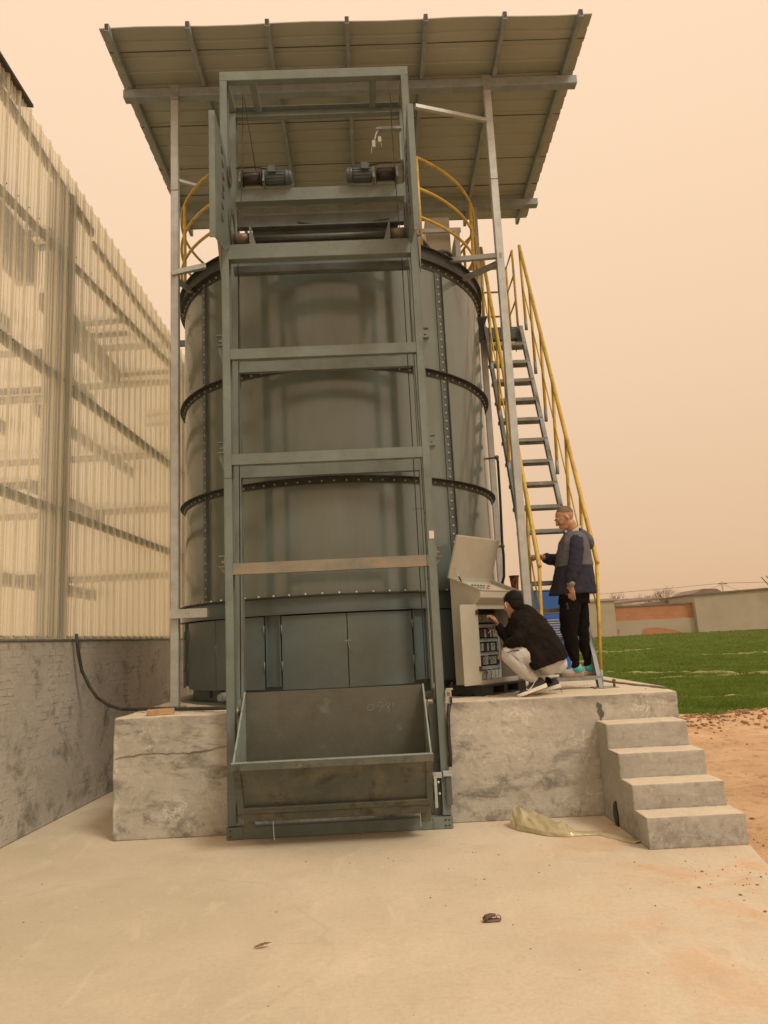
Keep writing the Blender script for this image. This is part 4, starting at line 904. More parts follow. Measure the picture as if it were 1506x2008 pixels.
for x in (BX0-.035, BX1+.012):
    wh = MB()
    for z in (.30, .42): wh.cyl((x, 6.50, z), (x+.025, 6.50, z), .035, 18)
    wh.bx(x+.004, x+.018, 6.47, 6.50, .24, .50); wh.build('guide_wheel', 'drum', bk)
MB().bx(BX1+.04, BX1+.062, 6.45, 6.47, .20, .455).dome((BX1+.075, 6.46, .40), (0,-1,0), .012, .012).dome((BX1+.08, 6.46, .31), (0,-1,0), .012, .012).build('wheel_strap', 'galv', bk)
# chalk figures 0981 on the inside of the back wall
def stroke(mb, pts, r=.0019): mb.tube([(x, by-.0015, z) for x, z in pts], r, 5)
def loop(cx_, cz_, rx, rz, tilt=0, a0=0, a1=360, n=18): return [(cx_+rx*math.cos(math.radians(a0+(a1-a0)*i/n))+tilt*rz*math.sin(math.radians(a0+(a1-a0)*i/n)), cz_+rz*math.sin(math.radians(a0+(a1-a0)*i/n))) for i in range(n+1)]
x0, z0, k = -.058, 1.022, 1.0
for nm, strokes in (('0', [loop(x0, z0, .026, .026, .25, 20, 400)]), ('9', [loop(x0+.088, z0+.022, .022, .019, .1, -20, 345), [(x0+.108, z0+.018), (x0+.10, z0-.012), (x0+.078, z0-.036), (x0+.062, z0-.040)]]),
                    ('8', [loop(x0+.147, z0+.022, .016, .017, .15, -60, 245), [(x0+.142, z0+.006), (x0+.162, z0-.024), (x0+.158, z0-.044), (x0+.140, z0-.043), (x0+.140, z0-.026), (x0+.157, z0+.006)]]), ('1', [[(x0+.198, z0+.034), (x0+.182, z0-.028)]])):
    mb = MB()
    for s_ in strokes: stroke(mb, s_)
    mb.build('chalk_digit', 'galv_d', bk)
MB().tube([(x0+.148, by-.0015, z0+.05), (x0+.205, by-.0015, z0+.11)], .0009, 4).build('chalk_scratch', 'grey', bk)

# ================================================================== steel stair
ss = thing('steel_stair', 'steep open steel stair with yellow handrails climbing the right side of the tank', 'stair', (1.93, 8.4, PZ))
SY0, SZ0, SY1, SZ1 = 7.44, PZ, 9.42, 5.66
def sy(z): return SY0+(SY1-SY0)*(z-SZ0)/(SZ1-SZ0)
dirv = V((0, SY1-SY0, SZ1-SZ0)).normalized(); nrm_ = V((0, -dirv.z, dirv.y))
for x, s_ in ((1.655, 1), (2.222, -1)):
    a = V((x, SY0, SZ0)); b_ = V((x, SY1, SZ1)); mb = MB()
    h = .075; t = .006
    q = [a+nrm_*h*.0+V((0, 0, 0)), a+V((0, -.0, 0))]
    # web
    A0 = V((x, SY0-.04, SZ0)); A1 = V((x, SY0+.045, SZ0)); xt_ = x if s_ > 0 else 2.178; B1 = V((xt_, SY1+.04, SZ1)); B0 = V((xt_, SY1-.04, SZ1))
    mb.prism([A0, A1, B1, B0], (t*s_, 0, 0)); mb.prism([A0, A0+V((0, .016, 0)), B0+V((0, .016, 0)), B0], (.045*s_, 0, 0)).prism([A1-V((0, .016, 0)), A1, B1, B1-V((0, .016, 0))], (.045*s_, 0, 0))
    mb.build('stringer', 'galv_d' if s_ < 0 else 'paint_d', ss)
zt_ = [1.14]+[1.235+.2955*k for k in range(1, 15)]
for z in zt_:
    yy = sy(z)
    xr = 2.214-.044*(z-SZ0)/(SZ1-SZ0); MB().bx(1.662, xr, yy-.05, yy+.13, z-.006, z).bx(1.662, xr, yy-.05, yy-.044, z-.040, z-.0065).bx(1.662, xr, yy+.124, yy+.13, z-.040, z-.0065).build('tread', 'galv_d', ss)
MB().bx(2.13, 2.36, 7.36, 7.56, PZ+.001, PZ+.010).build('foot_plate', 'galv_d', ss)
MB().cyl((2.33, 7.42, PZ+.01), (2.33, 7.42, PZ+.065), .012, 8).dome((2.33, 7.42, PZ+.065), (0,0,1), .02, .02).build('anchor_bolt', 'rust', ss)
def rl(f): return V((2.308-.078*f, 7.53+1.88*f, 2.28+4.55*f))
def ll(f): return V((1.714-.014*f, 7.53+1.88*f, 2.27+4.55*f))
for fn, xs in ((rl, 2.222), (ll, 1.655)):
    MB().tube([fn(-.006), fn(0), fn(1)], .024, 10).build('handrail', 'yellow', ss)
    for k in range(7):
        f = k/6; p = fn(f); zf = SZ0+(p.y-SY0)/(SY1-SY0)*(SZ1-SZ0)-.03
        zf = max(zf, PZ+.005)
        ft = V((xs+.012, p.y, zf)) if k else V((xs+.012, p.y, PZ+.01 if fn is rl else PZ+.01))
        po = MB().tube([ft, p], .019, 8).build('rail_post', 'yellow', ss)
        MB().tube([ft-(p-ft).normalized()*0, ft+(p-ft).normalized()*.16], .0215, 8).build('post_socket', 'galv_d', po)
    pts = []
    for k in range(7):
        f = k/6; p = fn(f); pts.append(V((xs+.012, p.y, max(SZ0+(p.y-SY0)/(SY1-SY0)*(SZ1-SZ0)-.03, PZ))).lerp(p, .52))
    MB().tube(pts, .009, 6).build('mid_rail', 'yellow', ss)
# landing at the top
MB().bx(1.655, 2.185, 9.425, 9.432, 5.50, 5.665).bx(1.655, 2.185, 9.433, 9.92, 5.652, 5.665).bx(1.40, 1.654, 9.05, 9.92, 5.652, 5.665).bx(2.178, 2.185, 9.433, 9.92, 5.50, 5.651).build('landing', 'paint_d', ss)
mb = MB()
for x in (1.90, 2.05, 2.12): mb.dome((x, 9.425, 5.64), (0,-1,0), .011, .009)
mb.build('landing_bolts', 'bolt', ss)
for z in (6.78, 6.42, 6.05):
    MB().tube([(2.13, 9.44, z), (2.13, 9.90, z-.02), (1.40, 9.90, z-.02)], .015, 8).build('landing_rail', 'yellow', ss)
for x, y_ in ((2.13, 9.44), (2.13, 9.90), (1.42, 9.90)): MB().tube([(x, y_, 5.66), (x, y_, 6.78)], .016, 8).build('rail_post', 'yellow', ss)
MB().tube([(1.50, 8.92, 6.72), (1.335, 9.30, 6.72), (1.335, 9.30, 5.82)], .015, 8).tube([(1.50, 8.92, 6.30), (1.335, 9.30, 6.30)], .012, 8).build('gate_rail', 'yellow', ss)

# ================================================================== control cabinet on its black pallet
ang = .847; cu = V((math.cos(ang), math.sin(ang), 0)); cv = V((-math.sin(ang), math.cos(ang), 0)); F0 = V((.984, 7.143, 0)); CW, CD = .752, .282
def cp(u, v, z): return F0+cu*u+cv*v+V((0, 0, z))
cb = thing('control_cabinet', 'beige control console with its lid raised and narrow door open, full of wiring', 'control cabinet', cp(CW/2, CD/2, 1.12))
z0, zf_, zn2, zn, zt = 1.123, 1.882, 1.941, 2.012, 2.153; t = .004
prof = [(0, z0), (0, zf_), (-.062, zn2), (-.062, zn), (CD, zt), (CD, z0)]
for u in (0, CW-t): MB().prism([cp(u, v, z) for v, z in prof], cu*t).build('side_panel', 'cabinet', cb)
MB().prism([cp(t, CD-t, z0), cp(CW-t, CD-t, z0), cp(CW-t, CD-t, zt), cp(t, CD-t, zt)], cv*t).build('back_panel', 'cabinet', cb)
MB().prism([cp(t, 0, z0), cp(CW-t, 0, z0), cp(CW-t, CD-t, z0), cp(t, CD-t, z0)], (0,0,t)).build('floor_panel', 'cabinet', cb)
mb = MB().prism([cp(t, 0, zf_-.045), cp(CW-t, 0, zf_-.045), cp(CW-t, 0, zf_), cp(t, 0, zf_)], cv*t).prism([cp(t, 0, z0+t+.001), cp(CW-t, 0, z0+t+.001), cp(CW-t, 0, z0+.045), cp(t, 0, z0+.045)], cv*t)
mb.prism([cp(t, 0, zf_), cp(CW-t, 0, zf_), cp(CW-t, -.062, zn2), cp(t, -.062, zn2)], (0,0,t)).prism([cp(t, -.062, zn2+t), cp(CW-t, -.062, zn2+t), cp(CW-t, -.062, zn), cp(t, -.062, zn)], cv*t)
for u in (t+.0005, CW-.03): mb.prism([cp(u, 0, z0+.046), cp(u+.025, 0, z0+.046), cp(u+.025, 0, zf_-.046), cp(u, 0, zf_-.046)], cv*t)
mb.build('front_frame', 'cabinet', cb, bevel=.002)
# sloping desk, recessed, with raised edge
def dk(u, f, off): a = cp(u, -.062, zn); b2 = cp(u, CD, zt); d = b2-a; n_ = d.cross(cu).normalized(); n_ = n_ if n_.z > 0 else -n_; return a+d*f+n_*off
desk = MB().prism([dk(.02, .05, -.03), dk(CW-.02, .05, -.03), dk(CW-.02, .95, -.03), dk(.02, .95, -.03)], (0,0,.004)).build('desk_panel', 'cabinet', cb)
mb = MB()
for a, b2 in (((0, 0), (CW, 0)), ((0, 1), (CW, 1)), ((0, 0), (0, 1)), ((CW, 0), (CW, 1))): mb.bar(dk(a[0], a[1], .004), dk(b2[0], b2[1], .004), .012, .012)
mb.build('desk_rim', 'cabinet', cb)
for k in range(6):
    u = .09+.052*k if k < 5 else .375
    m_ = ['green', 'green', 'green', 'green', 'red', 'red'][k]; r = .010 if k < 5 else .015
    for f in ((.42,) if k < 5 else (.40,)):
        p = dk(u, f, -.024); q = dk(u, f, -.005); MB().cyl(p, q, r+.003, 12, 1).cyl(q, q+(q-p).normalized()*.014, r, 12, 0).build('push_button', [m_, 'galv'], desk)
# lid, opened and leaning forwards
hinge = lambda u: cp(u, CD+.004, zt+.008)
dl = (V((0,0,1))*.405-cv*.135); nl = dl.cross(cu).normalized()
lid = MB().prism([hinge(-.01), hinge(CW+.01), hinge(CW+.01)+dl, hinge(-.01)+dl], nl*-.003)
for (a, b2) in ((hinge(-.01), hinge(-.01)+dl), (hinge(CW+.01), hinge(CW+.01)+dl), (hinge(-.01)+dl, hinge(CW+.01)+dl), (hinge(-.01), hinge(CW+.01))): lid.bar(a-nl*-.008, b2-nl*-.008, .014, .014)
lid = lid.build('lid', 'cabinet', cb, bevel=.002)
MB().tube([hinge(.04)+dl*.24-cv*.01, dk(.03, .62, -.01)], .004, 6).tube([(hinge(.04)+dl*.24-cv*.01).lerp(dk(.03, .62, -.01), .55), dk(.03, .62, -.01)], .008, 8, mi=1).build('gas_strut', ['galv', 'black'], cb)
# narrow left door swung open, seen from inside
dv = (V((-.42, -.30, 0))).normalized(); dw = .20; hd = cp(.004, -.006, 0)
nd = V((dv.y, -dv.x, 0))
dr = MB().prism([hd+V((0,0,z0+.01)), hd+dv*dw+V((0,0,z0+.01)), hd+dv*dw+V((0,0,zf_-.005)), hd+V((0,0,zf_-.005))], nd*.003)
for a, b2 in (((0, z0+.01), (0, zf_-.005)), ((dw, z0+.01), (dw, zf_-.005)), ((0, z0+.012), (dw, z0+.012)), ((0, zf_-.008), (dw, zf_-.008))): dr.bar(hd+dv*a[0]+V((0,0,a[1]))+nd*.009, hd+dv*b2[0]+V((0,0,b2[1]))+nd*.009, .016, .012)
dr = dr.build('door', 'cabinet', cb, bevel=.002)
for z in (z0+.13, zf_-.10): MB().bx(hd.x-.014, hd.x+.012, hd.y-.016, hd.y+.004, z, z+.045).build('hinge', 'black', dr)
MB().bar(hd+dv*(dw-.02)+V((0,0,zf_-.14))+nd*.018, hd+dv*(dw-.02)+V((0,0,zf_-.05))+nd*.018, .006, .006).build('lock_rod', 'galv', dr)
# mounting plate with wiring ducts, breakers, contactors and drives
mp_ = MB().prism([cp(.03, CD-.03, z0+.04), cp(CW-.03, CD-.03, z0+.04), cp(CW-.03, CD-.03, zf_-.03), cp(.03, CD-.03, zf_-.03)], cv*.003).build('mounting_plate', 'black', cb)
def cbox(name, u0, u1, v0, v1, za, zb, m, par): return MB().prism([cp(u0, v0, za), cp(u1, v0, za), cp(u1, v1, za), cp(u0, v1, za)], (0,0,zb-za)).build(name, m, par)
for z in (1.245, 1.385, 1.52, 1.66): cbox('wiring_duct', .05, .655, CD-.085, CD-.034, z, z+.034, 'galv_d', mp_)
cbox('wiring_duct', .665, .70, CD-.085, CD-.034, 1.19, 1.80, 'galv', mp_)
u = .06
while u < .64:
    w_ = .022+.016*rng.random(); cbox('breaker', u, u+w_-.005, CD-.10, CD-.034, 1.715, 1.79, ['galv_d', 'black', 'grey', 'galv'][rng.integers(4)], mp_)
    cbox('contactor', u, u+w_-.004, CD-.11, CD-.034, 1.565, 1.645, ['black', 'grey', 'black'][rng.integers(3)], mp_)
    cbox('contactor', u, u+w_-.006, CD-.11, CD-.034, 1.43, 1.505, ['black', 'galv_d', 'black', 'grey'][rng.integers(4)], mp_)
    cbox('terminal_block', u, u+w_-.005, CD-.09, CD-.034, 1.295, 1.37, ['grey', 'black', 'galv_d'][rng.integers(3)], mp_)
    u += w_
for ua, wa in ((.09, .07), (.18, .07), (.27, .07), (.36, .07), (.45, .065), (.525, .05), (.585, .05)): cbox('drive_unit', ua, ua+wa, CD-.12, CD-.034, 1.155, 1.235, 'galv', mp_)
mb = MB()
for k in range(60):
    ua = .06+.58*rng.random(); zz = (1.25, 1.39, 1.53, 1.66, 1.79)[rng.integers(5)]+.0
    mb.tube([cp(ua, CD-.095, zz), cp(ua+.01*rng.normal(), CD-.13, zz-.03), cp(ua+.02*rng.normal(), CD-.10, zz-.07)], .0022, 4, mi=int(rng.integers(3)))
mb.build('wiring', ['black', 'red', 'white'], mp_)
pa = thing('pallet', 'black plastic pallet under the beige control cabinet', 'pallet', cp(CW/2, CD/2, PZ))
mb = MB(); a, b2 = -.02, CW+.02
for v0, v1 in ((-.03, .06), (.11, .20), (.26, .36)):
    mb.prism([cp(a, v0, PZ+.002), cp(b2, v0, PZ+.002), cp(b2, v1, PZ+.002), cp(a, v1, PZ+.002)], (0,0,.015))
mb.build('runner', 'black', pa)
mb = MB()
for u0, u1 in ((-.02, .16), (.36, .42), (.62, CW+.02)): mb.prism([cp(u0, -.03, PZ+.0175), cp(u1, -.03, PZ+.0175), cp(u1, .36, PZ+.0175), cp(u0, .36, PZ+.0175)], (0,0,.062))
mb.build('block', 'black', pa)
MB().prism([cp(-.02, -.03, PZ+.08), cp(CW+.02, -.03, PZ+.08), cp(CW+.02, .36, PZ+.08), cp(-.02, .36, PZ+.08)], (0,0,.022)).build('deck', 'black', pa, bevel=.004)

# ================================================================== other things on and around the platform
rp_ = thing('drain_pipe', 'dark hose pipe hanging in two clamps down the right side of the tank', 'pipe', (1.57, 8.75, 2.1))
MB().tube([(1.575, 8.70, 3.70), (1.585, 8.70, 3.64), (1.58, 8.70, 3.2), (1.565, 8.70, 2.66), (1.57, 8.70, 2.50), (1.555, 8.69, 2.25), (1.50, 8.68, 2.10)], .016, 8).build('hose', 'rubber', rp_)
MB().cyl((1.44, 8.75, 3.69), (1.575, 8.70, 3.69), .012, 8).ell((1.575, 8.70, 3.69), [(.028,0,0),(0,.028,0),(0,0,.028)]).build('valve', 'roller', rp_)
MB().cyl((1.44, 8.75, 2.61), (1.57, 8.70, 2.61), .012, 8).ell((1.565, 8.70, 2.61), [(.026,0,0),(0,.026,0),(0,0,.035)]).build('valve', 'roller', rp_)
ru = thing('exhaust_stack', 'short rusty brown pipe stub with a flared rim behind the control cabinet', 'pipe', (1.66, 8.62, PZ))
MB().tube([(1.66, 8.62, PZ), (1.66, 8.62, 2.12), (1.658, 8.62, 2.24)], [.04, .042, .055], 18).tube([(1.658, 8.62, 2.235), (1.658, 8.62, 2.25)], .060, 18).build('stack', 'rust', ru)
bl = thing('blue_machine_cabinet', 'bright blue louvred machine cabinet standing behind the steel stair', 'cabinet', (2.2, 10.3, PZ))
bx0, bx1, byf = 1.95, 2.64, 10.15
MB().bx(bx0, bx1, byf, 10.75, PZ+.04, 2.14).build('body', 'blue', bl, bevel=.01)
MB().bx(bx0-.01, bx1+.01, byf-.01, 10.76, 2.141, 2.155).bx(bx0, bx1, byf-.006, byf-.001, 1.83, 1.86).bx(bx0, bx1, byf-.006, byf-.001, 1.35, 1.37).build('trim', 'galv_d', bl)
for x0, x1 in ((bx0+.02, 2.20), (2.21, bx1-.02)):
    for z0_, z1_ in ((1.87, 2.12), (1.39, 1.81), (PZ+.06, 1.33)):
        p_ = MB().bx(x0, x1, byf-.018, byf-.002, z0_, z1_).build('panel', 'blue', bl, bevel=.006)
        if 1.3 < z0_ < 1.5:
            mb = MB()
            for k in range(9): mb.bx(x0+.12, x1-.04, byf-.026, byf-.0185, z0_+.08+.033*k, z0_+.092+.033*k)
            mb.build('louvre', 'galv', p_); MB().bx(x0+.05, x0+.075, byf-.03, byf-.0185, z0_+.22, z0_+.34).build('handle', 'galv', p_)
hs = MB().tube([GW(.0+1.22, 1.80, .06), GW(1.25, 1.62, .07), GW(1.30, 1.42, .09), (-3.02, 8.05, 1.25), (-2.86, 7.85, 1.14), (-2.66, 7.62, 1.075), (-2.48, 7.45, 1.045), (-2.3, 7.34, 1.045), (-2.1, 7.22, 1.052), (-1.85, 7.12, 1.045), (-1.6, 7.03, 1.045), (-1.36, 6.93, 1.05)], .017, 10).build('rubber_hose', 'rubber')
tag(hs, 'long black rubber hose looping from the greenhouse wall onto the platform', 'hose')
mb = MB(); p = V((-2.06, 6.92, PZ+.001)); bu = V((.96, .27, 0)); bv = V((-.27, .96, 0))
p = V((-2.04, 6.80, PZ+.001)); mb.prism([p, p+bu*.235, p+bu*.235+bv*.11, p+bv*.11], (0,0,.052)); o = mb.build('brick', 'brick_red', bevel=.005); tag(o, 'single orange clay brick lying on the left end of the platform', 'brick')
# crumpled strip of film
fm = MB(); nu, nv = 26, 10; cl = [(1.13, 6.56), (1.22, 6.46), (1.33, 6.33), (1.44, 6.22), (1.52, 6.20), (1.62, 6.19), (1.72, 6.18), (1.80, 6.08), (1.86, 5.97), (1.91, 5.86)]
wv = [.09, .13, .13, .10, .06, .05, .05, .055, .06, .04]; hv = [.15, .13, .085, .075, .02, .012, .012, .014, .012, .01]
vs = []; fs = []
for i in range(nu):
    f = i/(nu-1)*(len(cl)-1); k = min(int(f), len(cl)-2); g = f-k
    x = cl[k][0]*(1-g)+cl[k+1][0]*g; y_ = cl[k][1]*(1-g)+cl[k+1][1]*g; w_ = wv[k]*(1-g)+wv[k+1]*g; h_ = hv[k]*(1-g)+hv[k+1]*g
    d = V((cl[k+1][0]-cl[k][0], cl[k+1][1]-cl[k][1], 0)).normalized(); nrm2 = V((-d.y, d.x, 0))
    for j in range(nv):
        a = PI*j/(nv-1); q = V((x, y_, .004))+nrm2*math.cos(a)*w_*(1+.07*rng.normal())+V((0, 0, h_*max(0, math.sin(a))*(1+.10*rng.normal()))); vs.append(q)
for i in range(nu-1):
    for j in range(nv-1): fs.append((i*nv+j, i*nv+j+1, (i+1)*nv+j+1, (i+1)*nv+j))
fm.add(vs, fs, 0, False); o = fm.build('plastic_film', 'film'); so2 = o.modifiers.new('t', 'SOLIDIFY'); so2.thickness = .003
tag(o, 'crumpled strip of yellowed plastic film lying beside the foot of the concrete steps', 'plastic film')
# worn sandal
sd_ = thing('sandal', 'flattened old brown sandal lying alone on the dusty yard', 'sandal', (.59, 4.5, 0), )
out = [(-.07, -.022), (-.062, .018), (-.02, .030), (.03, .027), (.066, .022), (.075, 0), (.066, -.024), (.02, -.028), (-.03, -.033)]
MB().prism([(.592+x, 4.505+y_, .002) for x, y_ in out], (0,0,.014)).build('sole', 'sandal', sd_, bevel=.004)
mb = MB().tube([(.53, 4.515, .017), (.545, 4.50, .036), (.58, 4.50, .042), (.60, 4.50, .040)], .012, 8).tube([(.525, 4.48, .017), (.56, 4.485, .03), (.60, 4.49, .044), (.62, 4.50, .04)], .011, 8)
mb.tube([(.626, 4.49, .02), (.632, 4.49, .040), (.648, 4.49, .043), (.662, 4.49, .030), (.664, 4.49, .016)], .0035, 6); mb.build('strap', 'sandal', sd_); sd_.scale = (.72, .72, .85)
lf = MB(); base_p = V((-.73, 4.30, .004)); vs = []
for i in range(9):
    f = i/8; wd_ = .016*math.sin(PI*min(1, f*1.05))+.001; zz = .004+.012*math.sin(f*PI)*(1 if i % 2 else .7)+(.018*f*f); vs += [base_p+V((f*.12, .02*f-wd_, zz)), base_p+V((f*.12, .02*f+wd_, zz+.004))]
lf.add(vs, [(2*i, 2*i+2, 2*i+3, 2*i+1) for i in range(8)]); o = lf.build('dry_leaf', 'leaf'); o.modifiers.new('t', 'SOLIDIFY').thickness = .0015
o.scale = (.75, .75, .75); tag(o, 'curled brown dry leaf on the yard left of the sandal', 'leaf')

# ================================================================== beyond the field
def fz_(y): return -.07+.0118*(min(y, 78)-13)-.1
wl = thing('boundary_wall', 'plain grey rendered boundary wall with a jutting coping, left end beyond the field', 'wall', (10, 75.3, .55))
MB().bx(-8, 24.35, 75, 75.5, fz_(75), 4.28).build('wall', 'wall_far', wl); MB().bx(-8.2, 24.9, 74.85, 75.6, 4.28, 4.50).build('coping', 'wall_far', wl)
wb = thing('brick_wall', 'low red brick wall with peeling render along its foot, beyond the field', 'wall', (28.4, 75.8, .55))
MB().bx(24.45, 32.45, 75.6, 76, 2.20, 3.62).build('brickwork', 'farbrick', wb); MB().bx(24.4, 32.5, 75.5, 76.1, 3.62, 3.74).build('coping', 'tileroof', wb)
MB().bx(24.4, 32.5, 75.45, 76.05, fz_(75), 2.20).build('render_band', 'wall_far', wb)
MB().prism([(26.9, 75.43, .72), (27.2, 75.43, 1.35), (28.6, 75.43, 1.42), (29.1, 75.43, 1.32), (29.7, 75.43, 1.22), (30.6, 75.43, 1.0), (31.2, 75.43, .76)], (0, .05, 0)).prism([(24.5, 75.43, .8), (24.5, 75.43, 1.5), (24.8, 75.43, 1.35), (24.7, 75.43, .9)], (0, .05, 0)).build('exposed_patch', 'farbrick', wb)
bh = thing('farm_building', 'tall windowless rendered building end at the right of the brick wall', 'building', (37, 78, .55))
bm_ = MB(); bm_.prism([(32.55, 74.9, fz_(75)), (41.5, 74.9, fz_(75)), (40.4, 74.9, 4.72), (32.45, 74.9, 4.45)], (0, 9, 0)); bm_.build('wall', 'wall_far', bh)
MB().prism([(32.3, 74.7, 4.45), (40.5, 74.7, 4.72), (40.5, 74.7, 4.86), (32.3, 74.7, 4.57)], (0, 9.4, 0)).build('coping', 'tileroof', bh)
b3 = thing('tiled_shed', 'low tiled shed roof showing over the red brick wall', 'shed', (31, 84, .55))
MB().bx(27.5, 36.0, 82, 87, fz_(82), 4.1).build('wall', 'wall_far', b3)
MB().prism([(29.5, 81.6, 4.0), (34.5, 81.6, 4.55), (36.5, 81.6, 5.35), (38.0, 81.6, 5.3), (39, 81.6, 4.6), (39, 81.6, 4.2), (29.5, 81.6, 3.8)], (0, 6, 0)).build('roof', 'tileroof', b3)
b4 = thing('long_tiled_house', 'long low house roof behind the left part of the red brick wall', 'house', (28, 90, .55))
MB().bx(22, 33, 88, 93, fz_(88), 3.9).build('wall', 'wall_far', b4); MB().prism([(25, 87.6, 4.0), (34, 87.6, 4.55), (34, 93.5, 4.9), (25, 93.5, 4.6)], (0, 0, .25)).build('roof', 'tileroof', b4)
# bare shrubs
def shrub(x, y_, z, h, seed, lab):
    r = random.Random(seed); mb = MB(); tw = MB()
    def br(p, d, L_, rad, dep, m_):
        q = p+d*L_; m_.tube([p, p.lerp(q, .5)+V((r.gauss(0, .03), r.gauss(0, .03), 0))*L_, q], [rad, rad*.85, rad*.7], 4)
        if dep == 0: return
        for k in range(3 if dep > 1 else 4):
            nd_ = (d+V((r.gauss(0, .42), r.gauss(0, .42), r.gauss(.08, .2)))).normalized(); br(q if k else p.lerp(q, .7), nd_, L_*(.55+.25*r.random()), rad*.62, dep-1, tw)
    for k in range(5): br(V((x+r.gauss(0, h*.06), y_+r.gauss(0, h*.05), z)), V((r.gauss(0, .3), r.gauss(0, .2), 1)).normalized(), h*.36, .045, 4, mb)
    t_ = thing('bare_shrub', lab, 'shrub', (x, y_, z), 'leafless shrubs behind the brick wall'); mb.build('stems', 'bark', t_); tw.build('twigs', 'bark', t_)
shrub(36.2, 92, 2.0, 4.6, 3, 'full round leafless shrub, the largest and rightmost behind the brick wall')
shrub(33.0, 92, 2.0, 3.9, 5, 'middle leafless shrub behind the brick wall with a broad tangled top')
shrub(30.4, 92, 2.4, 3.6, 8, 'thin leafless shrub, leftmost behind the brick wall')
up_ = thing('utility_pole', 'distant concrete power pole rising behind the farm building', 'power pole', (52.2, 110, .6))
MB().tube([(52.2, 110, .6), (52.1, 110, 7.6)], [.16, .11], 8).build('pole', 'wall_far', up_); MB().bx(51.5, 52.9, 109.95, 110.05, 7.2, 7.3).build('crossarm', 'wood', up_)
wr = MB()
for dz, dx in ((7.35, 0),):
    wr.tube([(12, 112, 6.3), (22, 111.5, 6.2), (34, 111, 6.6), (44, 110.5, 6.95), (52.2, 110, dz), (60, 110, 7.15), (75, 111, 7.3), (90, 112, 7.9)], .028, 5)
wr.tube([(43, 111, 4.6), (47.5, 110.5, 5.8), (52.0, 110, 7.1)], .022, 5).tube([(52.3, 110, 7.1), (55, 110, 6.0), (58, 110, 4.9)], .022, 5)
tag(wr.build('power_line', 'seam_shade'), 'thin overhead power lines strung past the distant concrete pole', 'power line')
ld = MB().tube([(39.2, 74.2, 5.9), (40.7, 74.2, 3.9)], .05, 6).tube([(39.7, 74.2, 6.0), (41.6, 74.2, 3.5)], .05, 6).tube([(41.3, 74.2, 4.5), (41.6, 74.2, 2.6)], .05, 6).build('leaning_poles', 'wood')
tag(ld, 'dark wooden poles leaning on the right corner of the farm building', 'pole')

# ================================================================== air

# ================================================================== people
def v3(x, y, z): return V((x, y, z))
def head(mb, c, f, u, l, s=1.0, mouth=True):
    """c centre of skull, f forward, u up, l to the figure's left"""
    E_ = lambda a, b_, d, ra, rb, rc, tilt=0: mb.ell(c+f*a*s+l*b_*s+u*d*s, [l*ra*s, (f*math.cos(tilt)+u*math.sin(tilt))*rb*s, (u*math.cos(tilt)-f*math.sin(tilt))*rc*s], 18, 12)
    E_(-.012, 0, .028, .076, .098, .088)            # cranium
    E_(.028, 0, -.010, .068, .070, .092)            # face
    E_(.052, 0, -.075, .044, .046, .036)            # jaw and chin
    E_(.085, 0, -.096, .022, .020, .018)            # chin
    E_(.088, 0, .028, .050, .016, .014)             # brow ridge
    for q in (-1, 1):
        E_(.076, q*.038, -.022, .020, .022, .020)   # cheek
        E_(-.002, q*.078, -.010, .010, .018, .032, -.25)  # ear
        E_(.004, q*.083, -.008, .006, .016, .030, -.25)
        E_(.085, q*.030, .008, .014, .010, .009)    # eyelids
    mb.chain([(c+(f*.096+u*.018)*s, .009*s, .008*s), (c+(f*.112-u*.008)*s, .011*s, .010*s), (c+(f*.118-u*.026)*s, .015*s, .011*s)], 10, l)   # nose
    E_(.100, 0, -.050, .024, .011, .007); E_(.096, 0, -.062, .021, .011, .007)    # lips
def hand(mb, w, d, n, s, curl, side=1, k=1.0):
    """w wrist, d towards fingers, n palm normal, s from little finger to index; curl degrees per joint"""
    d, n, s = V(d).normalized(), V(n).normalized(), V(s).normalized()
    mb.chain([(w, .024*k, .018*k), (w+d*.03*k, .032*k, .016*k), (w+d*.075*k, .040*k, .014*k)], 12, s)
    for i, (o_, L_) in enumerate(((-.030, .062), (-.011, .078), (.010, .084), (.030, .076))):
        p = w+d*.082*k+s*o_*k; a = math.radians(curl[i]); dd = d; pts = [(p-d*.02*k, .0095*k, .0095*k), (p, .0095*k, .0095*k)]
        tot = 0
        for j, fr_ in enumerate((.45, .32, .23)):
            tot += a*(1 if j else .7); dd = d*math.cos(tot)+n*math.sin(tot); p = p+dd*L_*fr_*k; pts.append((p, (.0088-.0009*j)*k, (.0088-.0009*j)*k))
        mb.chain(pts, 8, s)
    p = w+d*.02*k+s*.030*k; t1 = (d*.75+s*.62+n*.25).normalized(); t2 = (d*.9+s*.15+n*.45).normalized()
    mb.chain([(p, .013*k, .013*k), (p+t1*.038*k, .012*k, .011*k), (p+t1*.038*k+t2*.032*k, .0105*k, .0095*k), (p+t1*.038*k+t2*.056*k, .0085*k, .008*k)], 8, n)
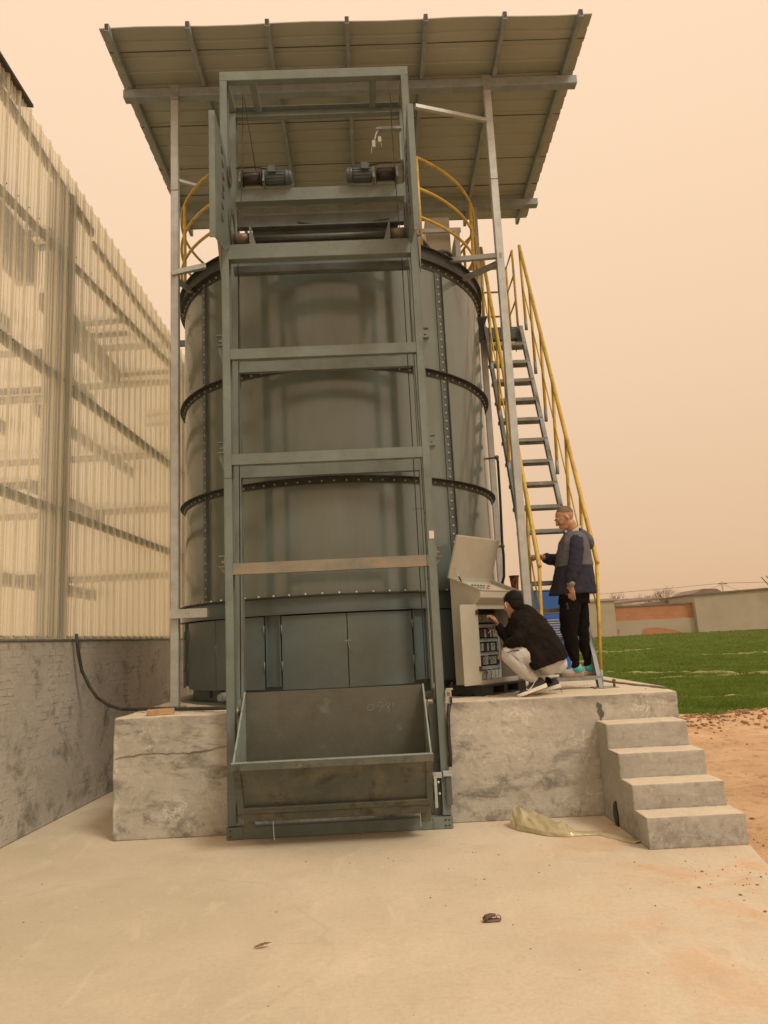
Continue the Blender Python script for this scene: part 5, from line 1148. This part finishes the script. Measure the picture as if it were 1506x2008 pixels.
def shoe(par, heel, toe, upv, side, w=.05, mats=('shoe_b', 'sole', 'shoe_b'), h=.075, sole_h=.026, name='shoe'):
    heel, toe = V(heel), V(toe); a = toe-heel; L_ = a.length; a.normalize(); sd = V(side).normalized(); upv = a.cross(sd).normalized(); upv = upv if upv.z > 0 else -upv
    stn = [(0, .62), (.06, .78), (.2, .86), (.4, .78), (.6, .92), (.75, 1.0), (.88, .85), (.96, .55), (1.0, .25)]
    so_ = MB(); up1 = []; top = []; o = 0; vs = []
    for f, ww in stn: vs += [heel+a*L_*f+sd*w*ww*.98, heel+a*L_*f-sd*w*ww*.98, heel+a*L_*f+sd*w*ww*1.04+upv*(sole_h+.012*(1-f)), heel+a*L_*f-sd*w*ww*1.04+upv*(sole_h+.012*(1-f))]
    fs = []
    for i in range(len(stn)-1):
        b_ = i*4; c_ = b_+4; fs += [(b_, b_+1, c_+1, c_), (b_+2, c_+2, c_+3, b_+3), (b_, c_, c_+2, b_+2), (b_+1, b_+3, c_+3, c_+1)]
    fs += [(0, 2, 3, 1), (len(vs)-4, len(vs)-3, len(vs)-1, len(vs)-2)]
    so_.add(vs, fs, 0, False)
    m = MB(); rings = []
    prof = [(.01, .030), (.05, h*.98), (.14, h*1.12), (.26, h*1.05), (.40, h*.88), (.55, h*.66), (.70, h*.50), (.84, h*.40), (.94, h*.26), (.985, .012)]
    n = 12; vs = []
    for f, hh in prof:
        ww = np.interp(f, [q[0] for q in stn], [q[1] for q in stn])*w*.97; bs = heel+a*L_*f+upv*(sole_h*.7+.010*(1-f))
        for k in range(n):
            t_ = 2*PI*k/n; c_ = math.cos(t_); s_ = math.sin(t_); vs.append(bs+sd*ww*math.copysign(abs(c_)**.75, c_)*(1-.30*max(0, s_))+upv*(hh*max(0, s_)**.8 if s_ > 0 else .004*s_))
    fs = []
    for i in range(len(prof)-1):
        for k in range(n): k2 = (k+1) % n; fs.append((i*n+k, i*n+k2, (i+1)*n+k2, (i+1)*n+k))
    fs += [tuple(range(n))[::-1], tuple(range(len(vs)-n, len(vs)))]
    m.add(vs, fs, 0, True)
    ob = m.build(name, mats[0], par); s_o = so_.build('sole', mats[1], ob, bevel=.004); ss_ = ob.modifiers.new('sub', 'SUBSURF'); ss_.levels = 1; ss_.render_levels = 2
    return ob, heel, a, L_, upv, sd
YA_ = V((0, 1, 0)); YN = V((0, -1, 0))

# ---- standing man
pm = thing('person', 'man standing on the stair in grey and plum jacket, black trousers and turquoise trainers', 'person', (2.07, 7.6, 1.14))
hf = V((-.88, -.05, -.475)).normalized(); hl = V((.03, -1, .05)); hl = (hl-hf*hl.dot(hf)).normalized(); hu = hl.cross(hf).normalized(); hu = hu if hu.z > 0 else -hu
hc = V((2.040, 7.60, 2.748))
mb = MB(); head(mb, hc, hf, hu, hl, 1.0)
mb.chain([(V((2.14, 7.61, 2.54)), .062, .060), (V((2.115, 7.61, 2.62)), .056, .058), (V((2.085, 7.605, 2.69)), .056, .060)], 16)
mb.fb([(V((1.97, 7.61, 1.92)), V((2.15, 7.61, 1.92)), .13, YA_), (V((1.975, 7.61, 2.10)), V((2.18, 7.61, 2.10)), .14, YA_), (V((1.98, 7.61, 2.30)), V((2.23, 7.61, 2.30)), .165, YA_), (V((2.01, 7.61, 2.46)), V((2.25, 7.61, 2.46)), .17, YA_), (V((2.06, 7.61, 2.55)), V((2.18, 7.61, 2.56)), .09, YA_)])
# near (left) arm
mb.chain([(V((2.105, 7.48, 2.48)), .045), (V((2.08, 7.42, 2.38)), .045), (V((2.05, 7.385, 2.25)), .043), (V((2.01, 7.385, 2.13)), .040), (V((1.980, 7.39, 2.03)), .028)], 12)
hand(mb, V((1.982, 7.39, 2.035)), (-.02, 0, -1), (.55, .8, -.1), (-.85, .5, 0), (14, 18, 20, 24), k=1.0)
# far (right) arm reaching to the rail
mb.chain([(V((2.10, 7.75, 2.46)), .045), (V((2.06, 7.84, 2.38)), .043), (V((1.98, 7.86, 2.33)), .042), (V((1.86, 7.80, 2.355)), .036), (V((1.80, 7.76, 2.37)), .027)], 12)
hand(mb, V((1.80, 7.76, 2.37)), (-.95, -.20, .10), (.15, -.3, -.95), (.1, -.95, .2), (30, 40, 46, 50), k=1.0)
# legs
for hp, kn, an, ty in ((V((1.99, 7.53, 1.92)), V((1.955, 7.485, 1.57)), V((1.985, 7.475, 1.25)), 7.46), (V((2.12, 7.68, 1.92)), V((2.128, 7.65, 1.565)), V((2.142, 7.61, 1.25)), 7.6)):
    mb.chain([(hp, .07), (hp.lerp(kn, .5), .058), (kn, .042), (kn.lerp(an, .4), .040), (an, .030)], 12)
    mb.chain([(an-V((0,0,.03)), .035, .032), (an+V((-.05, 0, -.06)), .032, .022), (an+V((-.12, 0, -.07)), .030, .015)], 10)
bd = mb.build('body', 'skin', pm); cloth(bd, .0048, 3)
MB().ell(hc+hf*-.020+hu*.040, [hl*.0748, hf*.0955, hu*.0805], 24, 16).build('cropped_hair', 'stubble', pm)
for q in (-1, 1):
    MB().chain([(hc+hf*.1015+hl*q*.015+hu*.034, .0035, .0025), (hc+hf*.0995+hl*q*.030+hu*.038, .0035, .0025), (hc+hf*.088+hl*q*.045+hu*.032, .003, .0025)], 6).build('eyebrow', 'stubble', pm)
    MB().ell(hc+hf*.0935+hl*q*.030+hu*.006, [hl*.008, hf*.002, hu*.0012], 8, 6).build('eye', 'hair', pm)
# trousers
mb = MB().fb([(V((1.91, 7.605, 1.86)), V((2.205, 7.605, 1.86)), .19, YA_), (V((1.92, 7.605, 1.98)), V((2.21, 7.605, 1.98)), .18, YA_), (V((1.95, 7.605, 2.06)), V((2.20, 7.605, 2.06)), .16, YA_)])
mb.chain([(V((2.005, 7.52, 1.90)), .11, .112), (V((1.965, 7.49, 1.74)), .10, .100), (V((1.950, 7.482, 1.60)), .086, .086), (V((1.958, 7.478, 1.47)), .070, .072), (V((1.975, 7.475, 1.37)), .057, .058), (V((1.982, 7.472, 1.315)), .046, .046)], 16)
mb.chain([(V((2.12, 7.69, 1.90)), .11, .105), (V((2.135, 7.675, 1.74)), .095, .086), (V((2.128, 7.655, 1.58)), .078, .070), (V((2.132, 7.640, 1.46)), .066, .064), (V((2.138, 7.622, 1.37)), .054, .054), (V((2.142, 7.612, 1.315)), .045, .045)], 16)
cloth(mb.build('trousers', 'trs_black', pm), .008, 3, .022, .07)
mb = MB()
for k, (dx, z) in enumerate(((0, 1.86), (.004, 1.825), (.006, 1.79), (.004, 1.755))):
    x = 1.925+dx; y_ = 7.425
    for a_, b2 in (((0, 0), (.018, .004)), ((.009, .0), (.009, -.018)), ((.0, -.018), (.016, -.014))): mb.bar((x+a_[0], y_-.018, z+a_[1]), (x+b2[0], y_-.022, z+b2[1]), .002, .002)
mb.build('printed_marks', 'grey', pm)
for an in (V((1.985, 7.472, 1.265)), V((2.142, 7.608, 1.265))): MB().chain([(an+V((0,0,.03)), .038, .038), (an, .037, .037), (an-V((.01,0,.03)), .039, .038)], 12).build('sock', 'trs_black', pm)
for hx, tx, y_, z in ((2.040, 1.845, 7.47, 1.1405), (2.196, 1.995, 7.60, 1.1405)):
    ob, he, a_, L_, uu, sdd = shoe(pm, (hx+.012, y_, z), (tx-.030, y_+.01, z), None, (0, 1, 0), .046, ('shoe_g', 'sole_p', 'shoe_g'), .088, .030)
    MB().ell(he+a_*L_*.78+uu*.045, [a_*.068, sdd*.046, uu*.034], 16, 10).build('toe_mesh', 'shoe_g', ob)
    MB().ell(he+a_*L_*.24+uu*.062, [a_*.062, sdd*.0475, uu*.046], 18, 12).build('heel_counter', 'shoe_t', ob)
# jacket: grey yoke, plum lower panels, plum sleeves, hood
XX = lambda xf, xb, z, r, y_=7.61: (V((xf, y_, z)), V((xb, y_, z)), r, YA_)
jk = MB().fb([XX(1.905, 2.272, 2.235, .215), XX(1.922, 2.268, 2.32, .215), XX(1.945, 2.258, 2.42, .212), XX(1.970, 2.250, 2.50, .200), XX(2.005, 2.235, 2.555, .165), XX(2.04, 2.205, 2.60, .10)])
jk.ell((2.115, 7.49, 2.515), [(.065,0,0), (0,.08,0), (0,0,.055)]).ell((2.105, 7.73, 2.515), [(.065,0,0), (0,.08,0), (0,0,.055)])
jk = jk.build('jacket', 'jk_grey', pm); cloth(jk, .008, 7, .022, .09)
lo = MB().fb([XX(1.815, 2.282, 1.955, .235), XX(1.825, 2.285, 1.98, .236), XX(1.852, 2.280, 2.06, .230), XX(1.884, 2.276, 2.16, .220), XX(1.903, 2.274, 2.24, .217)])
cloth(lo.build('lower_panel', 'jk_dark', jk), .008, 5, .026, .10)
mb = MB().chain([(V((2.105, 7.46, 2.50)), .058, .070), (V((2.085, 7.42, 2.42)), .060, .074), (V((2.06, 7.395, 2.30)), .060, .072), (V((2.03, 7.385, 2.20)), .058, .068), (V((2.00, 7.385, 2.12)), .054, .060), (V((1.985, 7.388, 2.075)), .048, .050)], 18)
cloth(mb.build('sleeve', 'jk_dark', jk), .007, 2, .022, .05)
mb = MB().chain([(V((2.10, 7.77, 2.46)), .07, .08), (V((2.06, 7.85, 2.38)), .066, .075), (V((1.98, 7.865, 2.335)), .06, .07), (V((1.90, 7.825, 2.345)), .056, .062), (V((1.845, 7.79, 2.36)), .046, .050)], 18)
cloth(mb.build('sleeve', 'jk_dark', jk), .008, 3, .024, .07)
MB().chain([(V((1.985, 7.388, 2.062)), .046, .044), (V((1.982, 7.388, 2.048)), .045, .042)], 16).build('cuff', 'cuffm', jk)
mb = MB().ell((2.255, 7.61, 2.50), [(.052, 0, .02), (0, .115, 0), (-.03, 0, .095)], 18, 12).ell((2.20, 7.61, 2.575), [(.07, 0, -.02), (0, .11, 0), (.01, 0, .042)], 18, 10)
cloth(mb.build('hood', 'jk_grey', jk), .007, 3, .014, .06)
mb = MB().ell((2.175, 7.61, 2.605), [(.055, 0, -.025), (0, .085, 0), (.012, 0, .030)], 18, 10); cloth(mb.build('hood_lining', 'jk_dark', jk), .006, 2)
mb = MB()
ringp = [V((2.105, 7.61, 2.60))+V((math.cos(a)*.082, math.sin(a)*.078, math.cos(a)*.050)) for a in [2*PI*i/20 for i in range(20)]]
mb.tube(ringp, .013, 8, closed=True).tube([p+V((0,0,-.018)) for p in ringp], .014, 8, closed=True); mb.build('collar', 'collar', jk)

# ---- crouching man
pc = thing('person', 'man squatting at the open control cabinet in black parka and light grey sweatpants', 'person', (1.45, 7.02, PZ))
hf = V((-.48, .82, -.34)).normalized(); hl = V((-.82, -.48, .05)); hl = (hl-hf*hl.dot(hf)).normalized(); hu = hl.cross(hf).normalized(); hu = hu if hu.z > 0 else -hu
hc = V((1.318, 7.00, 1.866))
mb = MB(); head(mb, hc, hf, hu, hl, .98)
mb.chain([(V((1.385, 7.0, 1.72)), .060, .060), (V((1.36, 7.0, 1.79)), .055, .056)], 14)
R_ = lambda F, B, r, y_=7.0: (V((F[0], y_, F[1])), V((B[0], y_, B[1])), r, YA_)
mb.fb([R_((1.33, 1.74), (1.45, 1.80), .12), R_((1.31, 1.66), (1.50, 1.75), .17), R_((1.36, 1.50), (1.60, 1.60), .165), R_((1.45, 1.34), (1.70, 1.42), .17), R_((1.53, 1.24), (1.74, 1.30), .16)])
mb.chain([(V((1.40, 6.86, 1.70)), .052), (V((1.34, 6.82, 1.60)), .046), (V((1.285, 6.82, 1.53)), .04), (V((1.245, 6.88, 1.50)), .036), (V((1.215, 6.97, 1.47)), .026)], 12)
hand(mb, V((1.215, 6.97, 1.47)), (-.15, .55, -.8), (-.9, .1, .2), (.1, .9, .4), (22, 25, 28, 30))
mb.chain([(V((1.38, 7.15, 1.70)), .052), (V((1.32, 7.19, 1.60)), .046), (V((1.27, 7.20, 1.54)), .042), (V((1.225, 7.24, 1.62)), .036), (V((1.205, 7.28, 1.68)), .026)], 12)
hand(mb, V((1.205, 7.28, 1.68)), (-.35, .35, .85), (-.9, 0, -.3), (0, -1, 0), (35, 40, 45, 50))
for hp, kn, an, to in ((V((1.64, 6.90, 1.29)), V((1.215, 6.87, 1.40)), V((1.455, 6.90, 1.145)), V((-.14, 0, -.10))), (V((1.66, 7.10, 1.29)), V((1.27, 7.18, 1.40)), V((1.625, 7.12, 1.12)), V((-.12, 0, -.09)))):
    mb.chain([(hp, .065), (hp.lerp(kn, .5), .055), (kn, .042)], 12); mb.chain([(kn, .042), (kn.lerp(an, .4), .040), (an, .030), (an+to*.5, .03, .025), (an+to, .03, .015)], 12)
bd = mb.build('body', 'skin', pc); cloth(bd, .0048, 3)
mb = MB().ell(hc+hf*-.018+hu*.034, [hl*.079, hf*.100, hu*.086], 24, 16).ell(hc+hf*-.048+hu*-.016, [hl*.072, hf*.056, hu*.070], 20, 12)
for k in range(4200):
    d = V(rng.normal(size=3)).normalized(); low = rng.random() < .35
    cc, ax = (hc+hf*-.048+hu*-.016, (.072, .056, .070)) if low else (hc+hf*-.018+hu*.034, (.079, .100, .086))
    if (d.z < -.25 and not low) or (low and (d.dot(hf) > .0)): continue
    a_, b2, c_ = d.dot(hl), d.dot(hf), d.dot(hu)
    if not low and b2 > .55 and c_ < .35: continue
    p = cc+hl*a_*ax[0]+hf*b2*ax[1]+hu*c_*ax[2]; nr_ = (hl*a_/ax[0]+hf*b2/ax[1]+hu*c_/ax[2]).normalized()
    g = (nr_*.55+hf*.55+hu*-.30+V(rng.normal(size=3))*.18).normalized(); L_ = .012+.012*rng.random(); sd_2 = g.cross(nr_).normalized()*.0011
    mb.add([p-sd_2-nr_*.002, p+sd_2-nr_*.002, p+g*L_], [(0, 1, 2)], 0, False)
mb.build('hair', 'hair', pc)
mb = MB().tube([hc+hf*-.002+hl*.088+hu*.012, hc+hf*.004+hl*.094+hu*-.012, hc+hf*-.004+hl*.092+hu*-.040, hc+hf*.010+hl*.088+hu*-.052], .003, 6); mb.build('earphone', 'sole', pc)
pk = MB().fb([R_((1.285, 1.770), (1.430, 1.835), .10), R_((1.275, 1.70), (1.500, 1.808), .185), R_((1.270, 1.62), (1.570, 1.735), .218), R_((1.290, 1.52), (1.640, 1.635), .235), R_((1.330, 1.42), (1.700, 1.530), .248), R_((1.375, 1.325), (1.750, 1.432), .255), R_((1.422, 1.248), (1.772, 1.368), .258)], pw=.55)
pk = pk.build('parka', 'jk_black', pc); cloth(pk, .008, 6, .040, .10)
mb = MB().chain([(V((1.415, 6.865, 1.715)), .075, .085), (V((1.36, 6.82, 1.62)), .074, .080), (V((1.305, 6.80, 1.535)), .068, .074), (V((1.252, 6.84, 1.50)), .056, .060), (V((1.220, 6.91, 1.485)), .044, .048)], 18)
cloth(mb.build('sleeve', 'jk_black', pk), .008, 3, .034, .07)
mb = MB().chain([(V((1.38, 7.15, 1.70)), .07, .08), (V((1.32, 7.20, 1.60)), .066, .07), (V((1.268, 7.205, 1.54)), .058, .06), (V((1.232, 7.235, 1.615)), .048, .048), (V((1.212, 7.272, 1.668)), .038, .038)], 18)
cloth(mb.build('sleeve', 'jk_black', pk), .008, 3, .024, .06)
mb = MB().ell((1.435, 7.0, 1.805), [(.085, 0, -.035), (0, .125, 0), (.02, 0, .042)], 18, 12).ell((1.375, 7.0, 1.815), [(.05, 0, .01), (0, .10, 0), (-.01, 0, .035)], 18, 10)
cloth(mb.build('hood', 'jk_black', pk), .007, 3, .018, .05)
MB().dome((1.535, 6.772, 1.405), (0, -1, 0), .007, .004).build('snap_button', 'galv_d', pk)
mb = MB().fb([R_((1.44, 1.33), (1.70, 1.45), .17), R_((1.50, 1.24), (1.752, 1.37), .18), R_((1.56, 1.19), (1.750, 1.27), .15)])
mb.chain([(V((1.665, 6.90, 1.300)), .10, .098), (V((1.57, 6.885, 1.335)), .10, .105), (V((1.42, 6.87, 1.39)), .092, .094), (V((1.27, 6.865, 1.410)), .080, .082), (V((1.212, 6.865, 1.405)), .066, .072)], 18)
mb.chain([(V((1.215, 6.865, 1.395)), .066, .068), (V((1.275, 6.87, 1.335)), .076, .076), (V((1.335, 6.88, 1.27)), .072, .074), (V((1.395, 6.89, 1.205)), .056, .058), (V((1.43, 6.895, 1.170)), .045, .047)], 18)
mb.chain([(V((1.665, 7.10, 1.300)), .10, .095), (V((1.50, 7.13, 1.35)), .092, .095), (V((1.32, 7.17, 1.395)), .078, .080)], 18)
mb.chain([(V((1.30, 7.17, 1.375)), .066, .068), (V((1.41, 7.15, 1.29)), .072, .072), (V((1.51, 7.14, 1.21)), .060, .060), (V((1.59, 7.125, 1.15)), .046, .047)], 18)
tr_ = mb.build('sweatpants', 'trs_grey', pc); cloth(tr_, .009, 3, .026, .08)
mb = MB(); pts = []
for i in range(46):
    f = i/45; x = 1.188+.125*f; z = 1.420+.018*math.sin(f*2.4)+.0085*math.sin(i*1.9)+.004*math.sin(i*.7); y_ = 6.7905-.010*math.sin(f*PI)+.0
    pts.append(V((x, y_, z)))
mb.tube(pts, .0022, 5); mb.build('script_print', 'black', tr_)
mb = MB().tube([(1.235, 6.795, 1.405), (1.30, 6.785, 1.345), (1.37, 6.79, 1.285), (1.42, 6.81, 1.235)], .0035, 6); mb.build('side_piping', 'grey', tr_)
for a_, b2 in ((V((1.425, 6.895, 1.178)), V((1.475, 6.90, 1.125))), (V((1.585, 7.125, 1.155)), V((1.635, 7.12, 1.105)))): MB().chain([(a_, .040, .040), (b2, .040, .042)], 14).build('sock', 'trs_black', pc)
ob, he, a_, L_, uu, sdd = shoe(pc, (1.548, 6.885, 1.098), (1.272, 6.865, 1.022), None, (0, 1, 0), .047, ('shoe_b', 'sole', 'shoe_b'), .070, .026)
def sw(f, h_): return he+a_*L_*f+uu*h_-sdd*(.0465*(1.0 if f < .7 else .97))-sdd*.004
mb = MB().tube([sw(.36, .082), sw(.46, .058), sw(.56, .040), sw(.64, .034), sw(.68, .042), sw(.66, .058)], [.0012, .003, .0045, .0045, .0035, .001], 6); mb.build('swoosh', 'sole', ob)
ob, he, a_, L_, uu, sdd = shoe(pc, (1.728, 7.12, 1.072), (1.470, 7.09, 1.022), None, (0, 1, 0), .047, ('shoe_b', 'sole', 'shoe_b'), .068, .026)
mb = MB()
for k in range(7): mb.ell(he+a_*L_*(.06+.05*k)-uu*.001+sdd*(.012*(-1)**k), [a_*.010, sdd*.016, uu*.003], 8, 5)
mb.build('tread_lugs', 'sole_p', ob)

# ================================================================== dusty air
m = bpy.data.materials.new('dusty air'); m.use_nodes = True; t = m.node_tree; t.nodes.clear()
oo = nn(t, 'ShaderNodeOutputMaterial'); pv = nn(t, 'ShaderNodeVolumePrincipled'); pv.inputs['Density'].default_value = .0010
pv.inputs['Color'].default_value = (1.0, .80, .58, 1); pv.inputs['Anisotropy'].default_value = .3
t.links.new(pv.outputs[0], oo.inputs['Volume']); M_['haze'] = m
hz = MB().bx(-120, 190, -60, 210, -2.4, 9.6).build('haze', 'haze', origin=(0, 0, 0)); tag(hz, kind='stuff')
